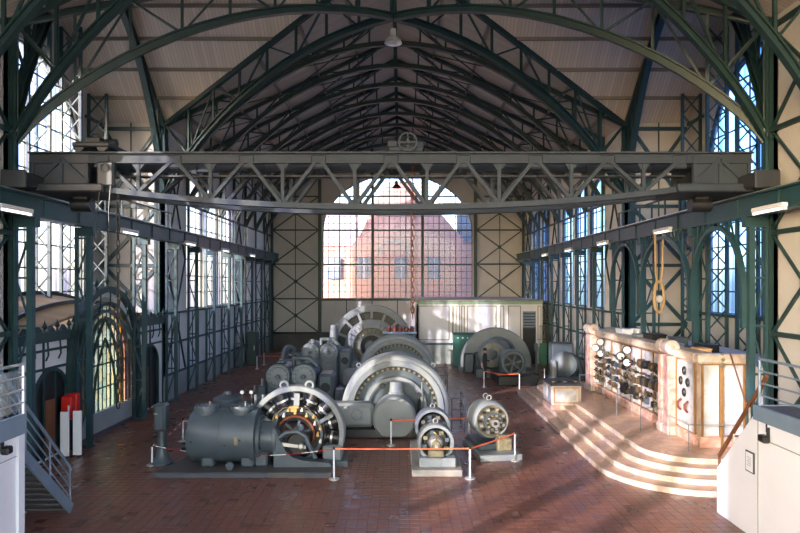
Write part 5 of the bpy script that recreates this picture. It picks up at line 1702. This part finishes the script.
# ------------------------------------------------------------------ person standing at the flywheel motor
def person():
    J = {'pelvis': (0, 0, .98), 'waist': (0, .0, 1.14), 'chest': (0, .01, 1.36), 'neck0': (0, 0, 1.53), 'neck1': (.02, -.0, 1.6),
         'head0': (.03, 0, 1.68), 'head1': (.03, 0, 1.77), 'head2': (.025, 0, 1.83),
         'shl': (-.0, .19, 1.47), 'ell': (.04, .25, 1.2), 'wrl': (.24, .2, 1.08), 'hal': (.33, .17, 1.09),
         'shr': (.0, -.19, 1.47), 'elr': (.06, -.25, 1.2), 'wrr': (.27, -.19, 1.1), 'har': (.36, -.16, 1.12),
         'hpl': (0, .1, .93), 'knl': (.03, .11, .5), 'anl': (-.02, .11, .09), 'fol': (.14, .13, .04),
         'hpr': (0, -.1, .93), 'knr': (.04, -.11, .5), 'anr': (.02, -.11, .09), 'for_': (.18, -.13, .04)}
    Rr = {'pelvis': .16, 'waist': .145, 'chest': .17, 'neck0': .075, 'neck1': .06, 'head0': .085, 'head1': .1, 'head2': .07,
          'shl': .075, 'ell': .055, 'wrl': .04, 'hal': .035, 'shr': .075, 'elr': .055, 'wrr': .04, 'har': .035,
          'hpl': .105, 'knl': .075, 'anl': .055, 'fol': .04, 'hpr': .105, 'knr': .075, 'anr': .055, 'for_': .04}
    E = [('pelvis', 'waist'), ('waist', 'chest'), ('chest', 'neck0'), ('neck0', 'neck1'), ('neck1', 'head0'), ('head0', 'head1'), ('head1', 'head2'),
         ('neck0', 'shl'), ('shl', 'ell'), ('ell', 'wrl'), ('wrl', 'hal'), ('neck0', 'shr'), ('shr', 'elr'), ('elr', 'wrr'), ('wrr', 'har'),
         ('pelvis', 'hpl'), ('hpl', 'knl'), ('knl', 'anl'), ('anl', 'fol'), ('pelvis', 'hpr'), ('hpr', 'knr'), ('knr', 'anr'), ('anr', 'for_')]
    for h, sgn in (('hal', 1), ('har', -1)):       # five fingers on each hand
        bx, by, bz = J[h]
        for f in range(4):
            n1, n2 = '%s_f%d' % (h, f), '%s_g%d' % (h, f)
            J[n1] = (bx + .05, by + (-.03 + .02*f), bz - .005*f); Rr[n1] = .0095
            J[n2] = (bx + .085 + (.012 if f in (1, 2) else 0), by + (-.034 + .023*f), bz - .025); Rr[n2] = .008
            E.append((h, n1)); E.append((n1, n2))
        n1 = h + '_t'
        J[n1] = (bx + .02, by - sgn*.05, bz + .015); Rr[n1] = .01
        E.append((h, n1))
    names = list(J)
    me_ = bpy.data.meshes.new('person')
    me_.from_pydata([J[k] for k in names], [(names.index(a), names.index(b)) for a, b in E], [])
    o = bpy.data.objects.new('person', me_)
    COL.objects.link(o)
    sk = o.modifiers.new('skin', 'SKIN')
    sl = me_.skin_vertices[0].data
    for i, k in enumerate(names):
        r = Rr[k]
        sl[i].radius = (r, r * (.72 if k in ('pelvis', 'waist', 'chest') else 1))
        sl[i].use_root = (k == 'pelvis')
    sk.use_smooth_shade = True
    o.modifiers.new('subdivision', 'SUBSURF').levels = 1
    dg = bpy.context.evaluated_depsgraph_get()
    ev = bpy.data.meshes.new_from_object(o.evaluated_get(dg))
    bpy.data.objects.remove(o)
    cloth = mat('dark_clothes', (34, 36, 42), .85, 0, .15, 8)
    skin = mat('skin', (176, 132, 108), .6, 0, .05, 8)
    shoe = mat('black_shoe', (22, 20, 20), .4, 0, 0)
    ev.materials.clear()
    for m in (cloth, skin, shoe):
        ev.materials.append(m)
    for p in ev.polygons:
        c = p.center
        p.material_index = 1 if (c.z > 1.58 or (c.x > .28 and c.z > .9)) else 2 if c.z < .1 else 0
        p.use_smooth = True
    pr = inst('person', ev, None, (5.3, 38.2, .0))
    tag(pr, 'person in dark clothes standing beside the spoked flywheel motor', 'person')
    hm = mat('dark_hair', (32, 26, 22), .7, 0, .1, 20)
    pr_l = (5.3, 38.2, 0)
    hb = MB().lathe([(.118, .0), (.124, .06), (.1, .12), (.05, .155), (0, .165)], (5.3 - .0, 38.2, 1.73), 'Z', 18)
    hb.build('hair', hm, pr, True)
    fm = MB()
    hx, hy, hz = 5.3 + .03, 38.2, 1.73
    fm.add([(hx + .1, hy - .018, hz - .03), (hx + .1, hy + .018, hz - .03), (hx + .135, hy, hz - .03), (hx + .1, hy, hz + .03)], [(0, 1, 2), (0, 2, 3), (1, 3, 2), (0, 3, 1)])
    fm.build('nose', skin, pr)
    for q in (-1, 1):
        MB().lathe([(0, -.012), (.012, -.005), (.012, .005), (0, .012)], (hx + .095, hy + q*.035, hz + .02), 'X', 8).build('eye', M['black'], pr)
        MB().lathe([(0, -.01), (.028, -.008), (.028, .008), (0, .01)], (hx, hy + q*.1, hz), 'Y', 10).build('ear', skin, pr)
    MB().box((hx + .1, hy, hz - .06), (.012, .045, .01)).build('mouth', M['brownceramic'], pr)
person()

# ------------------------------------------------------------------ barriers
def post(x, y, label, h=.9, m='lamp'):
    p = thing('barrier_post', label, 'barrier post', (x, y, 0), group='barrier posts')
    MB().lathe([(0, 0), (.16, 0), (.16, .02), (.05, .05), (0, .05)], (x, y, 0), 'Z', 20).build('foot', M[m], p, True)
    MB().lathe([(0, .04), (.03, .04), (.03, h - .04), (0, h - .04)], (x, y, 0), 'Z', 12).build('shaft', M['whitepaint'], p, True)
    MB().lathe([(0, h - .04), (.04, h - .04), (.04, h + .03), (.02, h + .05), (0, h + .05)], (x, y, 0), 'Z', 12).build('cap', M['black'], p, True)
def cord(a, b, sag, m, label, r=.022, dashed=False):
    a, b = Vector(a), Vector(b)
    n = 24
    pts = [a.lerp(b, i/n) - V(0, 0, 4*sag*(i/n)*(1 - i/n)) for i in range(n + 1)]
    mb = MB()
    if dashed:
        for i in range(n):
            mb.m = (i // 2) % 2
            mb.tube([pts[i], pts[i+1]], r, 6)
        o = mb.build('safety_chain', [M['chainwhite'], M['chainred']])
    else:
        mb.tube(pts, r, 8)
        o = mb.build('safety_rope', M[m], None, True)
    tag(o, label, 'rope', 'barrier cords')
def fl(x, y):
    Y = CAMZ * FPX / (y - VPY)
    return (CAMX + (x - VPX) / FPX * Y, Y)
P1, P2, P3_, P4_ = fl(334, 479), fl(470, 478.5), fl(515, 460.5), (1.75*0 + fl(391, 446)[0], 22.6)
post(*P1, 'white barrier post at the right front corner of the compressor')
post(*P2, 'white barrier post right of the twin arched motor')
post(*P3_, 'white barrier post before the tilted round motor')
post(*P4_, 'barrier post before the round bearing housing')
cord((P1[0], P1[1], .88), (P2[0], P2[1], .88), .01, 'orange', 'orange barrier cord across the front between two white posts')
cord((P2[0], P2[1], .88), (P3_[0], P3_[1], .88), .02, 'orange', 'orange barrier cord rising to the post by the round motor')
cord((P4_[0], P4_[1], .88), (2.75, 23.0, .88), .01, 'orange', 'orange barrier cord behind the two small motors')
p5 = (2.75, 23.0)
post(*p5, 'barrier post behind the tilted round motor')
PS = fl(152, 465)
post(*PS, 'short white chain post beside the control pedestal', .62)
cord((PS[0], PS[1], .62), (P1[0], P1[1], .88), .26, 'orange', 'sagging white and red chain in front of the compressor', .012, True)
PSB = (-7.6, 23.2)
post(*PSB, 'thin post behind the control pedestal', .8)
cord((PS[0], PS[1], .62), (PSB[0], PSB[1], .75), .1, 'orange', 'red and white chain left of the control pedestal', .016, True)
PSC = (-5.6, 23.4)
post(*PSC, 'thin post behind the compressor cylinder', .8)
cord((PSB[0], PSB[1], .75), (PSC[0], PSC[1], .75), .12, 'orange', 'red and white chain behind the compressor cylinder', .016, True)
Q1, Q2, Q3, Q4 = fl(484, 387), fl(519.5, 390), fl(544.5, 383.5), fl(482, 376)
post(*Q1, 'white barrier post left of the spoked motor plinth')
post(*Q2, 'white barrier post before the spoked motor plinth')
post(*Q3, 'dark barrier post right of the spoked motor plinth')
post(*Q4, 'barrier post beside the person in dark clothes')
cord((*Q1, .88), (*Q2, .88), .1, 'orange', 'orange cord sagging before the spoked motor')
cord((*Q2, .88), (*Q3, .88), .05, 'brownwood', 'brown cord right of the spoked motor')
cord((*Q4, .88), (*Q1, .88), .03, 'orange', 'orange cord between the person and the nearest white post')
F1, F2 = fl(257, 369), fl(264, 365)
post(*F1, 'far left barrier post beside the dark wall cabinet')
post(*F2, 'far left barrier post just behind its neighbour')
cord((*F1, .88), (F1[0] + 3.2, F1[1], .86), .01, 'orange', 'far orange cord running to the farther engine block')
# dark blue guard rails beside the two enclosed generators
for i, y in enumerate((24.6, 33.8)):
    g = thing('guard_railing', 'thin dark blue guard railing right of the %s drum generator' % ('nearer', 'farther')[i], 'railing', (2.5, y, 0), group='railings beside the drum generators')
    for x in (1.9 + .35, 2.75):
        MB().tube([(x, y, 0), (x, y, 1.3)], .025, 8).build('upright', M['slate'], g, True)
    MB().tube([(2.75, y + 1.6, 0), (2.75, y + 1.6, 1.3)], .025, 8).build('upright', M['slate'], g, True)
    for z in (.45, .88, 1.3):
        MB().tube([(2.25, y, z), (2.75, y, z), (2.75, y + 1.6, z)], .02, 8).build('rail', M['slate'], g, True)

# ------------------------------------------------------------------ things along the left wall
fx = -10.1
for i, (x, z0, lb) in enumerate(((-10.93, 1.12, 'red fire hose box on the left, the front one'), (-10.93, 1.16, 'red fire hose box on the left, the rear one'))):
    y = 21.65 + i*.35
    f = thing('fire_box', lb, 'fire box', (x, y, z0), group='red fire boxes')
    MB().cham(x - .2, x + .14, y - .15, y + .15, z0, z0 + .8, .03).build('body', M['red'], f)
    MB().b2(x - .17, x + .11, y - .165, y - .15, z0 + .06, z0 + .74).build('door', M['red'], f)
    MB().b2(x + .05, x + .1, y - .18, y - .165, z0 + .3, z0 + .5).build('handle', M['whitepaint'], f)
    MB().b2(x - .1, x - .02, y - .05, y + .05, 0, z0).build('stand', M['black'], f)
for i, (x, y) in enumerate(((-10.76, 21.05), (-10.42, 21.2))):
    b = thing('display_board', 'white display board standing by the left wall, %s of the pair' % ('left', 'right')[i], 'board', (x, y, 0), group='white display boards')
    MB().cham(x - .14, x + .14, y - .03, y + .03, .04, 1.5, .008).build('panel', M['whitepaint'], b)
    MB().b2(x - .14, x - .1, y - .2, y + .2, 0, .04).b2(x + .1, x + .14, y - .2, y + .2, 0, .04).build('feet', M['black'], b)
cbx = thing('wall_cabinet', 'tall dark green cabinet standing at the far left wall', 'cabinet', (-10.2, 44.9, 0))
MB().cham(-10.45, -9.8, 44.6, 45.6, .1, 2.35, .03).build('body', M['greendk'], cbx)
MB().b2(-10.4, -9.85, 44.57, 44.6, .25, 2.2).build('door', M['greendk'], cbx)
MB().b2(-9.95, -9.9, 44.54, 44.57, 1.1, 1.4).build('handle', M['steel'], cbx)
MB().b2(-10.45, -9.8, 44.6, 45.6, 0, .1).build('base', M['black'], cbx)

# ------------------------------------------------------------------ stair platforms at both sides of the viewer
DZ = 3.0
def railing(name, label, path, h, base, m='bluegrey', nrails=4):
    r = thing(name, label, 'railing', path[0], group='platform railings')
    for a, b in zip(path, path[1:]):
        a, b = Vector(a), Vector(b)
        for k in range(nrails):
            z = h * (k + 1) / nrails
            MB().tube([a + V(0, 0, z), b + V(0, 0, z)], .022 if k < nrails - 1 else .03, 8).build('rail', M[m], r, True)
    for p in path:
        p = Vector(p)
        MB().tube([p, p + V(0, 0, h)], .03, 8).build('upright', M[m], r, True)
    return r
# left: deck, white wall below, open stair descending away from the viewer
XD, YD = -7.45, 13.25
dl = thing('stair_platform', 'blue grey steel platform deck at the left picture edge', 'platform', (-8.8, 12, DZ))
MB().b2(-10.3, XD - .05, 9.0, YD - .45, DZ - .04, DZ).build('deck_plate', M['slate'], dl)
MB().b2(XD - .08, XD, 9.0, YD, DZ - .38, DZ + .03).build('fascia', M['bluegrey'], dl)
MB().b2(-10.3, -9.1, YD - .5, YD - .44, DZ - .34, DZ + .02).build('fascia', M['bluegrey'], dl)
wl_ = thing('partition', 'white boxed partition wall under the left platform', 'partition', (-7.6, 12, 0), group='white partitions under the platforms')
MB().b2(XD - .2, XD - .1, 9.0, YD - .2, 0, DZ - .38).build('panel', M['whitepaint'], wl_)
MB().b2(XD - .22, XD - .04, YD - .2, YD, 0, DZ - .38).build('corner_post', M['whitepaint'], wl_)
MB().b2(XD - .1, XD - .085, 9.0, YD - .2, DZ - .82, DZ - .805).build('seam', M['plinth'], wl_)
sl = thing('floodlight', 'small black floodlight under the left platform edge', 'lamp', (XD, 12.6, 2.4), group='small floodlights')
MB().cham(XD - .06, XD + .1, 12.45, 12.65, 2.36, 2.52, .03).build('housing', M['black'], sl)
MB().b2(XD - .1, XD - .04, 12.53, 12.57, 2.42, 2.62).build('bracket', M['black'], sl)
railing('platform_railing', 'glazed white topped railing of the left platform', [(XD - .04, 9.2, DZ), (XD - .04, 11.4, DZ), (XD - .04, YD - .05, DZ)], 1.05, DZ, 'lamp')
gp = bpy.data.objects['platform_railing']
for y0, y1 in ((9.3, 11.3), (11.5, YD - .15)):
    MB().b2(XD - .045, XD - .035, y0, y1, DZ + .1, DZ + .95).build('glass_panel', M['clearplate'], gp)
st = thing('steel_stair', 'open blue grey steel stair going down from the left platform', 'stair', (-8.45, 15, 0))
ns = 16
def along(t):
    return V(0, 12.95 + 3.0*t, DZ*(1 - t))
for x in (-7.92, -9.0):
    MB().beam(V(x, 0, 0) + along(0) - V(0, .1, .0), V(x, 0, .1) + along(1), .05, .24, (1, 0, 0)).build('stringer', M['bluegrey'], st)
for k in range(1, ns):
    p = along(k/ns)
    MB().b2(-8.98, -7.95, p.y - .13, p.y + .13, p.z - .02, p.z + .02).build('tread', M['wainscot'], st)
MB().tube([V(-7.92, 0, 1.1) + along(.0), V(-7.92, 0, 1.1) + along(1)], .035, 8).build('handrail', M['bluegrey'], st, True)
for z in (.35, .6, .85):
    MB().tube([V(-7.92, 0, z) + along(0), V(-7.92, 0, z) + along(1)], .018, 6).build('rail', M['bluegrey'], st, True)
for t in (.02, .35, .68, .98):
    MB().tube([V(-7.92, 0, .05) + along(t), V(-7.92, 0, 1.1) + along(t)], .025, 6).build('upright', M['bluegrey'], st, True)
# right: white enclosed stair side, deck and railing
rs = thing('partition', 'white boarded stair side wall at the right picture edge', 'partition', (8.2, 14, 0), group='white partitions under the platforms')
pp = [(9.0, 0), (16.0, 0), (16.0, 1.1), (14.2, DZ - .1), (9.0, DZ - .1)]
n = len(pp)
MB().add([(8.2, y, z) for y, z in pp] + [(8.3, y, z) for y, z in pp], [tuple(range(n - 1, -1, -1)), tuple(range(n, 2*n))] + [(i, (i+1) % n, n + (i+1) % n, n + i) for i in range(n)]).build('side_board', M['whitepaint'], rs)
MB().b2(8.185, 8.2, 9.0, 14.15, 2.3, 2.32).build('seam', M['plinth'], rs)
MB().b2(8.185, 8.2, 14.14, 14.16, 0, DZ - .3).build('seam', M['plinth'], rs)
MB().b2(8.3, 9.6, 15.9, 16.0, 0, .2).build('end_board', M['whitepaint'], rs)
dr = thing('stair_platform', 'blue grey steel platform deck at the right picture edge', 'platform', (9.2, 12, DZ))
MB().b2(8.2, 10.5, 9.0, 14.15, DZ - .04, DZ).build('deck_plate', M['slate'], dr)
MB().b2(8.12, 8.2, 9.0, 14.15, DZ - .3, DZ + .02).build('fascia', M['bluegrey'], dr)
MB().b2(8.12, 10.5, 14.15, 14.22, DZ - .3, DZ + .02).build('fascia', M['bluegrey'], dr)
railing('platform_railing', 'steel railing of the right platform before the green columns', [(8.2, 9.2, DZ), (8.2, 11.6, DZ), (8.2, 14.1, DZ), (8.2 + .01, 14.12, DZ)], 1.05, DZ, 'bluegrey')
st2 = thing('wooden_handrail', 'brown wooden handrail sloping down the right white stair', 'handrail', (8.25, 16, 1.1))
MB().beam((8.25, 16.0, 1.4), (8.25, 13.9, 3.7), .06, .08).build('rail', M['brownwood'], st2)
MB().beam((8.25, 15.98, 1.1), (8.25, 15.98, 1.42), .05, .05).build('newel', M['brownwood'], st2)
MB().beam((8.25, 14.6, 2.3), (8.25, 14.6, 2.95), .03, .03).build('baluster', M['lamp'], st2)
MB().beam((8.25, 15.3, 1.7), (8.25, 15.3, 2.2), .03, .03).build('baluster', M['lamp'], st2)
fr = thing('framed_notice', 'small framed notice hanging on the white stair wall', 'notice', (8.18, 14.45, 1.5))
MB().b2(8.165, 8.195, 14.28, 14.62, 1.45, 1.92).build('frame', M['slate'], fr)
MB().b2(8.158, 8.165, 14.31, 14.59, 1.48, 1.89).build('sheet', M['whitepaint'], fr)
for k in range(5):
    MB().b2(8.155, 8.158, 14.37, 14.53 - .03*(k % 2), 1.6 + k*.045, 1.612 + k*.045).build('print_line', M['plinth'], fr)
sl2 = thing('floodlight', 'small black floodlight on the white wall under the right platform', 'lamp', (8.1, 13.7, 2.4), group='small floodlights')
MB().cham(8.0, 8.16, 13.6, 13.85, 2.3, 2.46, .03).build('housing', M['black'], sl2)
MB().b2(8.14, 8.2, 13.7, 13.74, 2.36, 2.62).build('bracket', M['black'], sl2)
MB().b2(8.18, 8.2, 14.5 - .7, 13.83, 2.5, 2.72).build('cable', M['black'], sl2)
# two rusty guy rods leaning over the stair
for i, (a, b) in enumerate((((9.2, 18.9, 4.2), (9.75, 17.6, 1.6)),)):
    tag(MB().tube([(10.33, 19.5, 3.58), (10.36, 17.9, 1.1)], .025, 8).build('leaning_rod', M['rust'], None, True), 'long rusty rod leaning from the switchboard top to the steps', 'rod')

# ------------------------------------------------------------------ brick buildings outside the end window
bb = thing('brick_building', 'sunlit red brick building with a tall gable beyond the end window', 'building', (0, 66, -.3))
BY = 64.0
gp_ = [(-4.6, -.3), (6.5, -.3), (6.5, 10.2), (4.6, 12.4), (2.2, 14.6), (.9, 15.9), (-.9, 15.9), (-2.4, 13.8), (-3.6, 11.0), (-4.6, 9.6)]
n = len(gp_)
MB().add([(x, BY, z) for x, z in gp_] + [(x, BY + 8, z) for x, z in gp_], [tuple(range(n)), tuple(range(2*n - 1, n - 1, -1))] + [(i, n + i, n + (i+1) % n, (i+1) % n) for i in range(n)]).build('gable_front', M['brick'], bb)
MB().b2(-14, -4.6, BY + .3, BY + 8, -.3, 9.6).build('side_wing', M['brick'], bb)
MB().b2(6.5, 16, BY + .3, BY + 8, -.3, 10.0).build('side_wing', M['brick'], bb)
MB().add([(6.3, BY, 9.9), (16.3, BY, 9.9), (16.3, BY + 5, 13.8), (6.3, BY + 5, 13.8), (6.3, BY + 5, 9.9), (16.3, BY + 5, 9.9)], [(0, 1, 2, 3), (3, 2, 5, 4), (0, 3, 4), (1, 5, 2), (0, 4, 5, 1)]).build('roof', M['slate'], bb)
MB().add([(-15, BY, 9.5), (-4.3, BY, 9.5), (-4.3, BY + 5, 14.5), (-15, BY + 5, 14.5), (-15, BY + 5, 9.5), (-4.3, BY + 5, 9.5)], [(0, 1, 2, 3), (3, 2, 5, 4), (0, 3, 4), (1, 5, 2), (0, 4, 5, 1)]).build('roof', M['hazeslate'], bb)  # roof added to cover overbright sky, haze put into its colour
for x, z in ((-6.4, 6.2), (-3.4, 6.2), (.3, 6.2), (3.6, 6.2), (8.6, 6.2), (-6.4, 2.2), (-3.4, 2.2), (.3, 2.2), (8.6, 2.2)):
    w_ = MB().b2(x - .65, x + .65, BY - .06, BY + .35, z, z + 2.1).build('window', M['bluegrey'], bb)
    MB().b2(x - .04, x + .04, BY - .1, BY - .06, z, z + 2.1).b2(x - .65, x + .65, BY - .1, BY - .06, z + 1.3, z + 1.4).build('sash', M['whitepaint'], w_)
pts = [V(-.4 + 1.5*math.cos(PI*i/14), BY - .05, 8.6 + 1.5*math.sin(PI*i/14)) for i in range(15)]
MB().sweep(pts, .12, .2, (0, 1, 0)).build('window_arch', M['plinth'], bb)
